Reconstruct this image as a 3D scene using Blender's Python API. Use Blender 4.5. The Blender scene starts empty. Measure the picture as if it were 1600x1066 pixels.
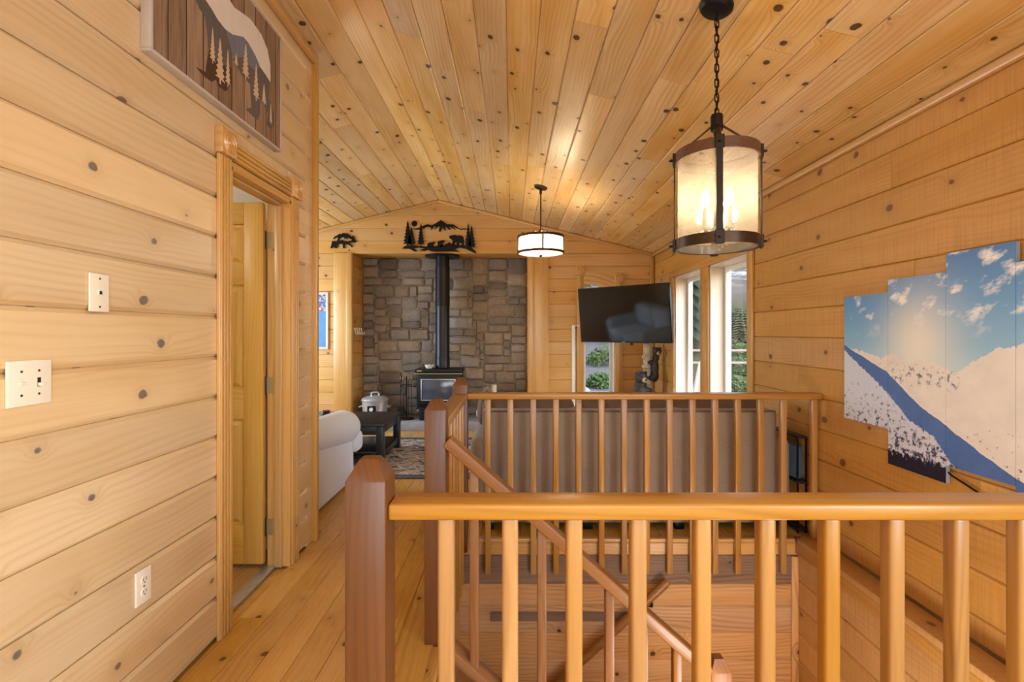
import bpy, bmesh, math, random
from mathutils import Vector, Matrix

# ------------------------------------------------------------------ camera, sky, lights, exposure
scene = bpy.context.scene
COL = scene.collection
cam_d = bpy.data.cameras.new('camera')
cam = bpy.data.objects.new('camera', cam_d)
COL.objects.link(cam)
cam.location = (0.0, 0.0, 1.29)
cam.rotation_euler = (math.radians(90), 0, 0)
cam_d.sensor_width = 36.0
cam_d.lens = 17.325
cam_d.shift_y = -0.0081
cam_d.clip_start = 0.02
cam_d.clip_end = 600
scene.camera = cam

world = bpy.data.worlds.new('world')
scene.world = world
world.use_nodes = True
wn = world.node_tree
wn.nodes.clear()
w_out = wn.nodes.new('ShaderNodeOutputWorld')
w_bg = wn.nodes.new('ShaderNodeBackground')
w_sky = wn.nodes.new('ShaderNodeTexSky')
w_sky.sky_type = 'NISHITA'
w_sky.sun_disc = False
w_sky.sun_elevation = math.radians(48)
w_sky.sun_rotation = math.radians(120)
w_sky.air_density = 1.0
w_sky.dust_density = 2.0
w_bg.inputs['Strength'].default_value = 1.0
wn.links.new(w_sky.outputs[0], w_bg.inputs[0])
wn.links.new(w_bg.outputs[0], w_out.inputs[0])

def area_light(name, loc, rot, sx, sy, power, color):
    d = bpy.data.lights.new(name, 'AREA')
    d.shape = 'RECTANGLE'
    d.size, d.size_y = sx, sy
    d.energy = power
    d.color = color
    o = bpy.data.objects.new(name, d)
    o.location = loc
    o.rotation_euler = rot
    COL.objects.link(o)
    return o
R = math.radians
# added daylight-coloured fill panels out of view, set in made-up window openings
area_light('back_fill', (0.2, -2.52, 1.62), (R(90), 0, 0), 2.6, 1.5, 20, (0.78, 0.90, 1.0))
area_light('side_fill', (1.84, -0.75, 1.40), (R(90), 0, R(90)), 1.5, 1.3, 66, (0.62, 0.81, 1.0))
area_light('living_fill', (-3.66, 5.55, 1.45), (R(90), 0, R(-90)), 1.4, 1.6, 66, (0.72, 0.86, 1.0))
hall_lamp = bpy.data.lights.new('hall_ceiling_lamp', 'POINT')
hall_lamp.energy = 15; hall_lamp.color = (1.0, 0.66, 0.30); hall_lamp.shadow_soft_size = 0.18
hall_o = bpy.data.objects.new('hall_ceiling_lamp', hall_lamp); hall_o.location = (0.3, -0.5, 2.35); COL.objects.link(hall_o)
sun_d = bpy.data.lights.new('sun', 'SUN')
sun_d.energy = 2.6
sun_d.angle = R(3)
sun_d.color = (1.0, 0.95, 0.86)
sun = bpy.data.objects.new('sun', sun_d)
sun.rotation_euler = (R(42), 0, R(-25))
COL.objects.link(sun)

vs = scene.view_settings
scene.display_settings.display_device = 'sRGB'
vs.view_transform = 'Standard'
vs.look = 'None'
vs.gamma = 1.0
vs.use_curve_mapping = False
vs.exposure = 0.28
scene.cycles.use_denoising = True
scene.cycles.max_bounces = 8
scene.cycles.transparent_max_bounces = 12
scene.cycles.sample_clamp_indirect = 6.0
scene.cycles.caustics_reflective = False
scene.cycles.caustics_refractive = False

# ------------------------------------------------------------------ helpers
rng = random.Random(7)

def lin(r, g, b):
    def f(c):
        c /= 255.0
        return c / 12.92 if c <= 0.04045 else ((c + 0.055) / 1.055) ** 2.4
    return (f(r), f(g), f(b), 1.0)

def tag(o, label=None, cat=None, group=None, kind=None):
    if label: o['label'] = label
    if cat: o['category'] = cat
    if group: o['group'] = group
    if kind: o['kind'] = kind
    return o

def thing(name, loc, label, cat, group=None):
    o = bpy.data.objects.new(name, None)
    o.empty_display_size = 0.1
    o.location = loc
    COL.objects.link(o)
    return tag(o, label, cat, group)

def attach(o, parent):
    """parent o, whose geometry is in world coordinates, without moving it"""
    if parent is None: return
    o.parent = parent
    if parent.type == 'EMPTY':
        o.matrix_parent_inverse = Matrix.Translation(parent.location).inverted()

class MB:
    def __init__(s):
        s.bm = bmesh.new()
    def box(s, x0, x1, y0, y1, z0, z1, bev=0.0, seg=2, mat=None):
        vs_ = [s.bm.verts.new((x, y, z)) for x in (x0, x1) for y in (y0, y1) for z in (z0, z1)]
        idx = [(0, 1, 3, 2), (4, 6, 7, 5), (0, 4, 5, 1), (2, 3, 7, 6), (0, 2, 6, 4), (1, 5, 7, 3)]
        fs = [s.bm.faces.new([vs_[i] for i in f]) for f in idx]
        if mat is not None:
            for v in vs_: v.co = mat @ v.co
        if bev > 0:
            es = list({e for f in fs for e in f.edges})
            bmesh.ops.bevel(s.bm, geom=es, offset=bev, segments=seg, profile=0.5, affect='EDGES')
        return s
    def ring(s, c, u, v, r, n, ru=None):
        return [s.bm.verts.new(c + u * (math.cos(2 * math.pi * i / n) * (ru or r)) + v * (math.sin(2 * math.pi * i / n) * r)) for i in range(n)]
    def cyl(s, p0, p1, r0, r1=None, n=16, caps=True):
        p0, p1 = Vector(p0), Vector(p1)
        r1 = r0 if r1 is None else r1
        d = (p1 - p0).normalized()
        u = d.orthogonal().normalized(); v = d.cross(u)
        a = s.ring(p0, u, v, r0, n); b = s.ring(p1, u, v, r1, n)
        for i in range(n):
            s.bm.faces.new((a[i], a[(i + 1) % n], b[(i + 1) % n], b[i]))
        if caps:
            s.bm.faces.new(a[::-1]); s.bm.faces.new(b)
        return s
    def tube(s, pts, r, n=8, closed=False):
        pts = [Vector(p) for p in pts]
        m = len(pts); rings = []
        nrm = None
        for i, p in enumerate(pts):
            a = pts[(i - 1) % m] if (closed or i > 0) else pts[i]
            b = pts[(i + 1) % m] if (closed or i < m - 1) else pts[i]
            t = (b - a).normalized()
            if nrm is None: nrm = t.orthogonal().normalized()
            nrm = (nrm - t * nrm.dot(t)).normalized()
            rr = r[i] if isinstance(r, (list, tuple)) else r
            rings.append(s.ring(p, nrm, t.cross(nrm), rr, n))
        for i in range(m if closed else m - 1):
            a, b = rings[i], rings[(i + 1) % m]
            for k in range(n):
                s.bm.faces.new((a[k], a[(k + 1) % n], b[(k + 1) % n], b[k]))
        if not closed:
            s.bm.faces.new(rings[0][::-1]); s.bm.faces.new(rings[-1])
        return s
    def lathe(s, prof, c, n=32, axis='z', a0=0.0, a1=2 * math.pi):
        c = Vector(c)
        full = abs(a1 - a0 - 2 * math.pi) < 1e-6
        rows = []
        for r, h in prof:
            row = []
            for i in range(n if full else n + 1):
                a = a0 + (a1 - a0) * i / n
                if axis == 'z': p = Vector((math.cos(a) * r, math.sin(a) * r, h))
                elif axis == 'x': p = Vector((h, math.cos(a) * r, math.sin(a) * r))
                else: p = Vector((math.cos(a) * r, h, -math.sin(a) * r))
                row.append(s.bm.verts.new(c + p))
            rows.append(row)
        m = len(rows[0])
        for j in range(len(rows) - 1):
            for i in range(m if full else m - 1):
                s.bm.faces.new((rows[j][i], rows[j][(i + 1) % m], rows[j + 1][(i + 1) % m], rows[j + 1][i]))
        return s
    def sphere(s, c, r, sub=3, sc=(1, 1, 1), rot=None):
        m = Matrix.Translation(Vector(c)) @ (rot or Matrix.Identity(4)) @ Matrix.Diagonal((r * sc[0], r * sc[1], r * sc[2], 1))
        bmesh.ops.create_icosphere(s.bm, subdivisions=sub, radius=1.0, matrix=m)
        return s
    def prism(s, poly, O, U, V, N, t):
        O, U, V, N = Vector(O), Vector(U), Vector(V), Vector(N)
        a = [s.bm.verts.new(O + U * p[0] + V * p[1]) for p in poly]
        b = [s.bm.verts.new(O + U * p[0] + V * p[1] + N * t) for p in poly]
        n = len(poly)
        s.bm.faces.new(a[::-1]); s.bm.faces.new(b)
        for i in range(n):
            s.bm.faces.new((a[i], a[(i + 1) % n], b[(i + 1) % n], b[i]))
        return s
    def quad(s, *ps):
        s.bm.faces.new([s.bm.verts.new(p) for p in ps])
        return s
    def build(s, name, mat, parent=None, smooth=True, ang=35):
        bmesh.ops.recalc_face_normals(s.bm, faces=s.bm.faces[:])
        me = bpy.data.meshes.new(name)
        s.bm.to_mesh(me); s.bm.free()
        if smooth:
            me.polygons.foreach_set('use_smooth', [True] * len(me.polygons))
            me.set_sharp_from_angle(angle=R(ang))
        if mat: me.materials.append(mat)
        o = bpy.data.objects.new(name, me)
        COL.objects.link(o)
        attach(o, parent)
        return o

BAR = {}
def bar(name, p0, p1, w, h, mat, parent=None, up=(0, 0, 1), bev=0.004, seg=2):
    """rectangular timber from p0 to p1; local X runs along the grain, w across, h along 'up'"""
    p0, p1 = Vector(p0), Vector(p1)
    d = p1 - p0; L = d.length; X = d.normalized()
    upv = Vector(up)
    if abs(X.dot(upv)) > 0.99: upv = Vector((0, 1, 0))
    Y = upv.cross(X).normalized(); Z = X.cross(Y)
    key = (round(L, 4), w, h, mat.name, bev)
    if key not in BAR:
        mb = MB(); mb.box(0, L, -w / 2, w / 2, -h / 2, h / 2, bev, seg)
        o = mb.build(name, mat)
        BAR[key] = o.data
    else:
        o = bpy.data.objects.new(name, BAR[key]); COL.objects.link(o)
    M = Matrix((X, Y, Z)).transposed().to_4x4(); M.translation = p0
    if parent is not None:
        o.parent = parent
        if parent.type == 'EMPTY': M = Matrix.Translation(parent.location).inverted() @ M
    o.matrix_basis = M
    return o

def plank(name, parent, mat, O, U, V, N, u0, u1, v0, v1, T=0.018, c=0.006, ends=None):
    """one board: long axis U from u0 to u1, width V from v0 to v1, chamfered long edges; 'ends' = (u at v0, u at v1) pairs for raked cuts"""
    O, U, V, N = Vector(O), Vector(U).normalized(), Vector(V).normalized(), Vector(N).normalized()
    W = v1 - v0
    s0, s1, e0, e1 = ends if ends else (u0, u0, u1, u1)
    ub = min(s0, s1)
    prof = [(0, 0), (0, T - c), (c, T), (W - c, T), (W, T - c), (W, 0)]
    vs_ = []
    g = 0.0008
    for k in (0, 1):
        for v, w in prof:
            f = v / W
            u = (s0 + (s1 - s0) * f + g) if k == 0 else (e0 + (e1 - e0) * f - g)
            vs_.append((u - ub, v, w))
    fs = [(i, i + 1, i + 7, i + 6) for i in range(5)] + [(5, 4, 3, 2, 1, 0), (6, 7, 8, 9, 10, 11), (0, 6, 11, 5)]
    me = bpy.data.meshes.new(name)
    me.from_pydata(vs_, [], fs)
    me.materials.append(mat)
    o = bpy.data.objects.new(name, me)
    COL.objects.link(o)
    M = Matrix((U, V, N)).transposed().to_4x4()
    if U.cross(V).dot(N) < 0: me.flip_normals()
    M.translation = O + U * ub + V * v0
    o.parent = parent
    o.matrix_basis = M
    return o

def split(a, b, lo, hi, r=rng):
    """random board joints between a and b"""
    out = [a]
    while b - out[-1] > hi:
        n = out[-1] + r.uniform(lo, hi)
        if b - n < 0.4: break
        out.append(n)
    out.append(b)
    return list(zip(out[:-1], out[1:]))

def subtract(a, b, cuts):
    segs = [(a, b)]
    for c0, c1 in cuts:
        nxt = []
        for s0, s1 in segs:
            if c1 <= s0 or c0 >= s1: nxt.append((s0, s1)); continue
            if c0 > s0: nxt.append((s0, c0))
            if c1 < s1: nxt.append((c1, s1))
        segs = nxt
    return [q for q in segs if q[1] - q[0] > 0.015]

def slab_holes(name, mat, axis, t0, t1, u0, u1, z0, z1, holes):
    """wall core with openings; axis = the wall's normal"""
    us = sorted({u0, u1} | {h[0] for h in holes} | {h[1] for h in holes})
    zs = sorted({z0, z1} | {h[2] for h in holes} | {h[3] for h in holes})
    mb = MB()
    for a, b in zip(us[:-1], us[1:]):
        if a < u0 or b > u1: continue
        for c, d in zip(zs[:-1], zs[1:]):
            if c < z0 or d > z1: continue
            if any(h[0] <= a and b <= h[1] and h[2] <= c and d <= h[3] for h in holes): continue
            if axis == 'x': mb.box(t0, t1, a, b, c, d)
            else: mb.box(a, b, t0, t1, c, d)
    return mb.build(name, mat, smooth=False)

# ------------------------------------------------------------------ materials
class NT:
    def __init__(s, name):
        s.m = bpy.data.materials.new(name); s.m.use_nodes = True
        s.t = s.m.node_tree; s.t.nodes.clear()
        s.out = s.t.nodes.new('ShaderNodeOutputMaterial')
    def n(s, typ, **kw):
        nd = s.t.nodes.new(typ)
        for k, v in kw.items(): setattr(nd, k, v)
        return nd
    def put(s, sock, v):
        if isinstance(v, bpy.types.NodeSocket): s.t.links.new(v, sock)
        else: sock.default_value = v
    def math(s, op, a, b=0.0, c=None, clamp=False):
        nd = s.n('ShaderNodeMath', operation=op); nd.use_clamp = clamp
        s.put(nd.inputs[0], a); s.put(nd.inputs[1], b)
        if c is not None: s.put(nd.inputs[2], c)
        return nd.outputs[0]
    def mix(s, f, a, b, mode='MIX'):
        nd = s.n('ShaderNodeMix', data_type='RGBA', blend_type=mode)
        s.put(nd.inputs[0], f); s.put(nd.inputs[6], a); s.put(nd.inputs[7], b)
        return nd.outputs[2]
    def vec(s, x, y, z=0.0):
        nd = s.n('ShaderNodeCombineXYZ')
        for i, v in enumerate((x, y, z)): s.put(nd.inputs[i], v)
        return nd.outputs[0]
    def noise(s, v, scale=1.0, detail=2.0, rough=0.5, dist=0.0):
        nd = s.n('ShaderNodeTexNoise')
        s.put(nd.inputs['Vector'], v); nd.inputs['Scale'].default_value = scale
        nd.inputs['Detail'].default_value = detail; nd.inputs['Roughness'].default_value = rough
        nd.inputs['Distortion'].default_value = dist
        return nd.outputs[0]
    def ramp(s, f, stops, interp='LINEAR'):
        nd = s.n('ShaderNodeValToRGB'); cr = nd.color_ramp; cr.interpolation = interp
        while len(cr.elements) < len(stops): cr.elements.new(0.5)
        for e, (p, c) in zip(cr.elements, stops):
            e.position = p; e.color = c if len(c) == 4 else (*c, 1)
        s.put(nd.inputs[0], f)
        return nd.outputs[0]
    def coords(s, which='Object'):
        sp = s.n('ShaderNodeSeparateXYZ')
        tc = s.n('ShaderNodeTexCoord')
        s.t.links.new(tc.outputs[which], sp.inputs[0])
        return tc.outputs[which], sp.outputs[0], sp.outputs[1], sp.outputs[2]
    def rnd(s):
        return s.n('ShaderNodeObjectInfo').outputs['Random']
    def bump(s, h, strength=0.3, dist=0.01):
        nd = s.n('ShaderNodeBump'); s.put(nd.inputs['Height'], h)
        nd.inputs['Strength'].default_value = strength; nd.inputs['Distance'].default_value = dist
        return nd.outputs[0]
    def pbr(s, col, rough=0.5, metal=0.0, normal=None, spec=0.5, coat=0.0, emis=None, es=0.0, sheen=0.0, trans=0.0):
        p = s.n('ShaderNodeBsdfPrincipled')
        s.put(p.inputs['Base Color'], col); s.put(p.inputs['Roughness'], rough); s.put(p.inputs['Metallic'], metal)
        s.put(p.inputs['Specular IOR Level'], spec); s.put(p.inputs['Coat Weight'], coat)
        s.put(p.inputs['Sheen Weight'], sheen)
        s.put(p.inputs['Transmission Weight'], trans)
        if normal is not None: s.put(p.inputs['Normal'], normal)
        if emis is not None:
            s.put(p.inputs['Emission Color'], emis); p.inputs['Emission Strength'].default_value = es
        s.t.links.new(p.outputs[0], s.out.inputs[0])
        return p

def plain(name, rgb, rough=0.5, metal=0.0, var=0.06, scale=30.0, **kw):
    t = NT(name)
    c = lin(*rgb)
    v, *_ = t.coords()
    nz = t.noise(v, scale, 3)
    a = tuple(max(0, q * (1 - var * 2)) for q in c[:3]) + (1,)
    b = tuple(min(1, q * (1 + var * 2)) for q in c[:3]) + (1,)
    t.pbr(t.mix(nz, a, b), rough, metal, **kw)
    return t.m

def wood(name, light, mid, dark, knot=1.0, rough=0.42, var=0.22, blot=0.5, grain=0.35, kcol=(62, 32, 14), dens=0.45, saw=0.0, kscale=5.0, coat=0.0, axis='x'):
    t = NT(name)
    v3, X, Y, Z = t.coords()
    r = t.rnd()
    if axis == 'z': X, Y, Z = Z, X, Y
    elif axis == 'y': X, Y, Z = Y, Z, X
    u = t.math('MULTIPLY_ADD', r, 53.1, X)
    yz = t.math('MULTIPLY_ADD', Z, 0.8, Y)
    v = t.math('MULTIPLY_ADD', r, 17.7, yz)
    vo = t.n('ShaderNodeTexVoronoi', voronoi_dimensions='2D', feature='F1')
    t.put(vo.inputs['Vector'], t.vec(t.math('MULTIPLY', u, 0.8), v)); vo.inputs['Scale'].default_value = kscale
    kd = t.noise(t.vec(t.math('MULTIPLY', u, 22.0), t.math('MULTIPLY', v, 34.0)), 1.0, 3, 0.6)
    dist = t.math('MAXIMUM', t.math('MULTIPLY_ADD', t.math('SUBTRACT', kd, 0.5), 0.075, vo.outputs['Distance']), 0.0)
    cs = t.n('ShaderNodeSeparateColor'); t.put(cs.inputs[0], vo.outputs['Color'])
    gate = t.math('MULTIPLY', t.math('SUBTRACT', cs.outputs[0], 1 - dens), 1.0 / dens, clamp=True)
    on = t.math('GREATER_THAN', gate, 0.001)
    rad = t.math('MULTIPLY', on, t.math('MULTIPLY_ADD', gate, 0.055 * knot, 0.02 * knot))
    km = t.math('MULTIPLY', t.math('SUBTRACT', rad, dist), 55.0, clamp=True)
    halo = t.math('MULTIPLY', t.math('POWER', 2.718, t.math('MULTIPLY', t.math('MULTIPLY', dist, dist), -45.0)), on)
    n1 = t.noise(t.vec(t.math('MULTIPLY', u, 0.8), t.math('MULTIPLY', v, 3.5)), 1.0, 2)
    ph = t.math('ADD', t.math('MULTIPLY_ADD', v, 260.0, t.math('MULTIPLY', n1, 52.0)), t.math('MULTIPLY', halo, 14.0))
    pat = t.noise(t.vec(t.math('MULTIPLY', u, 0.9), t.math('MULTIPLY', v, 9.0), 3.0), 1.0, 2)
    pat = t.math('MULTIPLY', t.math('SUBTRACT', pat, 0.40), 4.0, clamp=True)
    rings = t.math('MULTIPLY', t.math('POWER', t.math('MULTIPLY_ADD', t.math('SINE', ph), 0.5, 0.5), 2.0), t.math('MULTIPLY_ADD', pat, 0.85, 0.15))
    fine = t.noise(t.vec(t.math('MULTIPLY', u, 5.0), t.math('MULTIPLY', v, 160.0)), 1.0, 2)
    bl = t.noise(t.vec(t.math('MULTIPLY', u, 1.1), t.math('MULTIPLY', v, 6.0)), 1.0, 2, 0.6)
    f_bl = t.math('MULTIPLY', t.math('SUBTRACT', bl, 0.5 - blot * 0.25), 2.6, clamp=True)
    col = t.mix(f_bl, lin(*light), lin(*mid))
    g = t.math('ADD', t.math('MULTIPLY', rings, grain), t.math('MULTIPLY', t.math('SUBTRACT', fine, 0.35), grain * 0.9), clamp=True)
    col = t.mix(g, col, lin(*dark))
    col = t.mix(t.math('MULTIPLY', halo, 0.28), col, lin(*dark))
    kn = t.noise(t.vec(u, v), 60.0, 2)
    kc = t.mix(kn, tuple(q * 0.6 for q in lin(*kcol)[:3]) + (1,), tuple(min(1, q * 2.1) for q in lin(*kcol)[:3]) + (1,))
    col = t.mix(t.math('MULTIPLY', km, 0.92), col, kc)
    hs = t.n('ShaderNodeHueSaturation')
    r2 = t.math('FRACT', t.math('MULTIPLY', r, 7.31)); r3 = t.math('FRACT', t.math('MULTIPLY', r, 23.7))
    t.put(hs.inputs['Value'], t.math('MULTIPLY_ADD', r2, var, 1.0 - var * 0.55))
    t.put(hs.inputs['Saturation'], t.math('MULTIPLY_ADD', r3, var * 0.8, 1.0 - var * 0.4))
    t.put(hs.inputs['Color'], col)
    c2 = hs.outputs[0]
    nrm = None
    if saw > 0:
        sw = t.noise(t.vec(t.math('MULTIPLY', u, 130.0), t.math('MULTIPLY', v, 4.0)), 1.0, 1)
        c2 = t.mix(t.math('MULTIPLY', t.math('SUBTRACT', sw, 0.45), saw, clamp=True), c2, lin(*dark))
    t.pbr(c2, t.math('MULTIPLY_ADD', fine, 0.15, rough - 0.07), normal=nrm, spec=0.45, coat=coat)
    p = next(q for q in t.t.nodes if q.type == 'BSDF_PRINCIPLED')
    p.inputs['Coat Roughness'].default_value = 0.32; p.inputs['Coat IOR'].default_value = 1.85
    return t.m

M = {}
M['wall'] = wood('pine_wall', (222, 194, 148), (206, 170, 116), (160, 114, 64), coat=1.0, rough=0.40, dens=0.42, kscale=5.2, knot=1.25, grain=0.24, blot=0.35, var=0.2, kcol=(90, 78, 72))
M['right'] = wood('pine_right_wall', (206, 158, 90), (194, 142, 72), (148, 98, 46), rough=0.45, dens=0.42, knot=1.3, kscale=4.2, grain=0.26, blot=0.4, var=0.18, kcol=(100, 62, 30), saw=1.0)
M['far'] = wood('pine_far_wall', (216, 170, 104), (202, 152, 84), (156, 106, 52), rough=0.45, dens=0.42, knot=1.3, kscale=4.5, grain=0.28, blot=0.4, var=0.16, kcol=(76, 44, 22))
M['ceiling'] = wood('pine_ceiling', (230, 200, 148), (212, 168, 100), (164, 112, 56), knot=1.45, rough=0.36, dens=0.72, kscale=5.4, var=0.30, blot=0.6, grain=0.36, kcol=(56, 32, 16))
M['floor'] = wood('pine_floor', (214, 168, 86), (200, 146, 60), (132, 84, 34), rough=0.28, dens=0.45, kscale=5.0, knot=1.0, var=0.18, grain=0.32, kcol=(80, 46, 20))
M['well'] = wood('pine_stairwell', (214, 172, 122), (198, 150, 98), (140, 94, 54), rough=0.5, dens=0.45, kscale=4.5, grain=0.5, kcol=(52, 28, 16))
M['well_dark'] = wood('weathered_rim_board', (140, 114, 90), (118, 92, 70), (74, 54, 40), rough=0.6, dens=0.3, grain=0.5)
TRIM = dict(coat=0.5, rough=0.36, dens=0.12, grain=0.3, knot=0.6, var=0.16)
M['trim'] = wood('pine_trim', (214, 168, 98), (200, 148, 76), (150, 100, 44), **TRIM)
M['trim_z'] = wood('pine_trim_upright', (214, 168, 98), (200, 148, 76), (150, 100, 44), axis='z', **TRIM)
M['trim_y'] = wood('pine_trim_level', (214, 168, 98), (200, 148, 76), (150, 100, 44), axis='y', **TRIM)
M['pale'] = wood('daylit_pale_pine', (228, 218, 200), (220, 206, 182), (194, 172, 142), rough=0.45, dens=0.3, knot=0.9, grain=0.15, kcol=(112, 98, 90), var=0.08)  # pine lightened to paint daylight onto the jambs; also the map's pale frame
M['pale_z'] = wood('daylit_pale_pine_upright', (228, 218, 200), (220, 206, 182), (194, 172, 142), rough=0.45, dens=0.3, knot=0.9, grain=0.15, kcol=(112, 98, 90), var=0.08, axis='z')  # daylight painted in likewise, grain running upright
M['door'] = wood('pine_door', (214, 168, 84), (202, 152, 66), (162, 112, 42), rough=0.35, dens=0.04, grain=0.28, var=0.08)
M['door_z'] = wood('pine_door_upright', (214, 168, 84), (202, 152, 66), (162, 112, 42), rough=0.35, dens=0.04, grain=0.28, var=0.08, axis='z')
M['rail'] = wood('railing_pine', (190, 142, 76), (172, 120, 56), (116, 74, 32), rough=0.30, dens=0.10, grain=0.32, knot=0.5, kscale=6, var=0.18)
M['newel'] = wood('newel_pine', (114, 68, 26), (98, 55, 19), (62, 32, 10), rough=0.32, dens=0.08, grain=0.35, knot=0.5, var=0.1)
M['well_rail'] = wood('stair_rail_pine', (160, 112, 60), (138, 90, 44), (90, 54, 24), rough=0.36, dens=0.12, grain=0.35, knot=0.5)
M['black'] = plain('black_metal', (24, 24, 26), 0.42, 0.6)
M['bronze'] = plain('bronze_metal', (74, 56, 42), 0.38, 0.8, var=0.15, scale=60)
M['bronze_dark'] = plain('dark_bronze_metal', (46, 38, 33), 0.45, 0.7)
M['ringwood'] = wood('walnut_ring', (112, 78, 48), (92, 60, 36), (58, 36, 20), dens=0.02, rough=0.4, kscale=8)
M['steel'] = plain('brushed_steel', (196, 200, 206), 0.28, 0.6, var=0.05)
M['brass'] = plain('antique_brass', (176, 156, 108), 0.4, 0.4)
M['white_plastic'] = plain('white_plastic', (236, 234, 226), 0.35, var=0.01)
M['ivory'] = plain('ivory_plastic', (232, 222, 200), 0.35, var=0.01)
M['white_paint'] = plain('white_paint', (240, 236, 228), 0.6, var=0.01)
M['slot'] = plain('dark_slot', (40, 34, 28), 0.6)
M['blackwood'] = wood('black_painted_wood', (38, 36, 37), (30, 29, 30), (18, 18, 19), dens=0.0001, rough=0.35, grain=0.3, var=0.1)
M['hearth'] = plain('grey_hearth_slate', (150, 150, 154), 0.7, var=0.15, scale=9)
M['cast'] = plain('cast_iron_black', (22, 22, 24), 0.5, 0.3, var=0.12, scale=80)

def fabric(name, rgb, scale=260.0, rough=0.9, contrast=0.35, sheen=0.2):
    t = NT(name); v, X, Y, Z = t.coords()
    a = t.noise(t.vec(t.math('MULTIPLY', X, scale), t.math('MULTIPLY', Y, scale), t.math('MULTIPLY', Z, scale * 0.25)), 1.0, 2)
    b = t.noise(v, 6.0, 2)
    c = lin(*rgb)
    lo = tuple(q * (1 - contrast) for q in c[:3]) + (1,); hi = tuple(min(1, q * (1 + contrast)) for q in c[:3]) + (1,)
    col = t.mix(t.math('MULTIPLY_ADD', b, 0.3, t.math('MULTIPLY', a, 0.7)), lo, hi)
    t.pbr(col, rough, sheen=sheen, spec=0.2, normal=t.bump(a, 0.15, 0.002))
    return t.m
M['brown_fabric'] = fabric('grey_brown_upholstery', (150, 134, 116), contrast=0.45)
M['brown_cushion'] = fabric('dark_brown_cushion', (112, 94, 80), contrast=0.35)
M['white_fabric'] = fabric('white_upholstery', (218, 224, 234), contrast=0.05)
M['blue_fabric'] = fabric('blue_nylon', (66, 88, 112), contrast=0.4, rough=0.5)

def glass_mat(name, tint=(1, 1, 1, 1), refl=0.07):
    t = NT(name)
    tr = t.n('ShaderNodeBsdfTransparent'); tr.inputs[0].default_value = tint
    gl = t.n('ShaderNodeBsdfGlossy'); gl.inputs['Roughness'].default_value = 0.02
    mx = t.n('ShaderNodeMixShader'); mx.inputs[0].default_value = refl
    t.t.links.new(tr.outputs[0], mx.inputs[1]); t.t.links.new(gl.outputs[0], mx.inputs[2])
    t.t.links.new(mx.outputs[0], t.out.inputs[0])
    return t.m
M['pane'] = glass_mat('window_glass', (0.97, 0.985, 0.98, 1), 0.035)
M['clear'] = glass_mat('clear_glass', (0.92, 0.95, 0.95, 1), 0.14)

def seeded(name, tint, f_trans, scale):
    t = NT(name); v, *_ = t.coords()
    vo = t.n('ShaderNodeTexVoronoi'); t.put(vo.inputs['Vector'], v); vo.inputs['Scale'].default_value = scale
    nz = t.noise(v, scale * 0.6, 3)
    f = t.math('MULTIPLY_ADD', nz, 0.30, f_trans - 0.15, clamp=True)
    tr = t.n('ShaderNodeBsdfTransparent'); tr.inputs[0].default_value = (1, 0.98, 0.94, 1)
    tl = t.n('ShaderNodeBsdfTranslucent'); tl.inputs[0].default_value = tint
    df = t.n('ShaderNodeBsdfDiffuse'); df.inputs[0].default_value = tint
    m1 = t.n('ShaderNodeMixShader'); m1.inputs[0].default_value = 0.5
    t.t.links.new(tl.outputs[0], m1.inputs[1]); t.t.links.new(df.outputs[0], m1.inputs[2])
    m2 = t.n('ShaderNodeMixShader'); t.put(m2.inputs[0], f)
    t.t.links.new(m1.outputs[0], m2.inputs[1]); t.t.links.new(tr.outputs[0], m2.inputs[2])
    gl = t.n('ShaderNodeBsdfGlossy'); gl.inputs['Roughness'].default_value = 0.15
    m3 = t.n('ShaderNodeMixShader'); m3.inputs[0].default_value = 0.06
    t.t.links.new(m2.outputs[0], m3.inputs[1]); t.t.links.new(gl.outputs[0], m3.inputs[2])
    t.t.links.new(m3.outputs[0], t.out.inputs[0])
    return t.m
M['seeded'] = seeded('seeded_glass', (0.84, 0.79, 0.66, 1), 0.74, 140)
M['frosted'] = seeded('frosted_glass', (0.94, 0.90, 0.82, 1), 0.36, 40)

def emit(name, rgb, s):
    t = NT(name); e = t.n('ShaderNodeEmission'); e.inputs[0].default_value = rgb; e.inputs[1].default_value = s
    t.t.links.new(e.outputs[0], t.out.inputs[0]); return t.m
M['bulb'] = emit('lit_bulb', (1.0, 0.82, 0.55, 1), 75)
M['bulb2'] = emit('lit_bulb_drum', (1.0, 0.80, 0.52, 1), 190)

def stone_mat():
    t = NT('ledge_stone'); v, X, Y, Z = t.coords(); r = t.rnd()
    base = t.ramp(r, [(0.0, lin(182, 162, 140)), (0.2, lin(164, 152, 140)), (0.42, lin(196, 180, 162)), (0.6, lin(146, 136, 128)), (0.72, lin(180, 174, 170)), (0.86, lin(118, 112, 110)), (1.0, lin(172, 150, 126))])
    vv = t.n('ShaderNodeVectorMath', operation='ADD'); t.put(vv.inputs[0], v); t.put(vv.inputs[1], t.vec(t.math('MULTIPLY', r, 31.0), 0.0, 0.0))
    n1 = t.noise(vv.outputs[0], 14.0, 5, 0.65); n2 = t.noise(vv.outputs[0], 60.0, 3, 0.6)
    col = t.mix(t.math('MULTIPLY', t.math('SUBTRACT', n1, 0.35), 1.8, clamp=True), t.mix(0.45, base, (0.02, 0.015, 0.012, 1)), base)
    col = t.mix(t.math('MULTIPLY', n2, 0.35), col, lin(176, 158, 140))
    t.pbr(col, 0.85, normal=t.bump(t.math('ADD', n1, t.math('MULTIPLY', n2, 0.4)), 0.7, 0.02), spec=0.25)
    return t.m
M['stone'] = stone_mat()
M['mortar'] = plain('sandy_mortar', (176, 160, 140), 0.95, var=0.12, scale=60)

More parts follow.
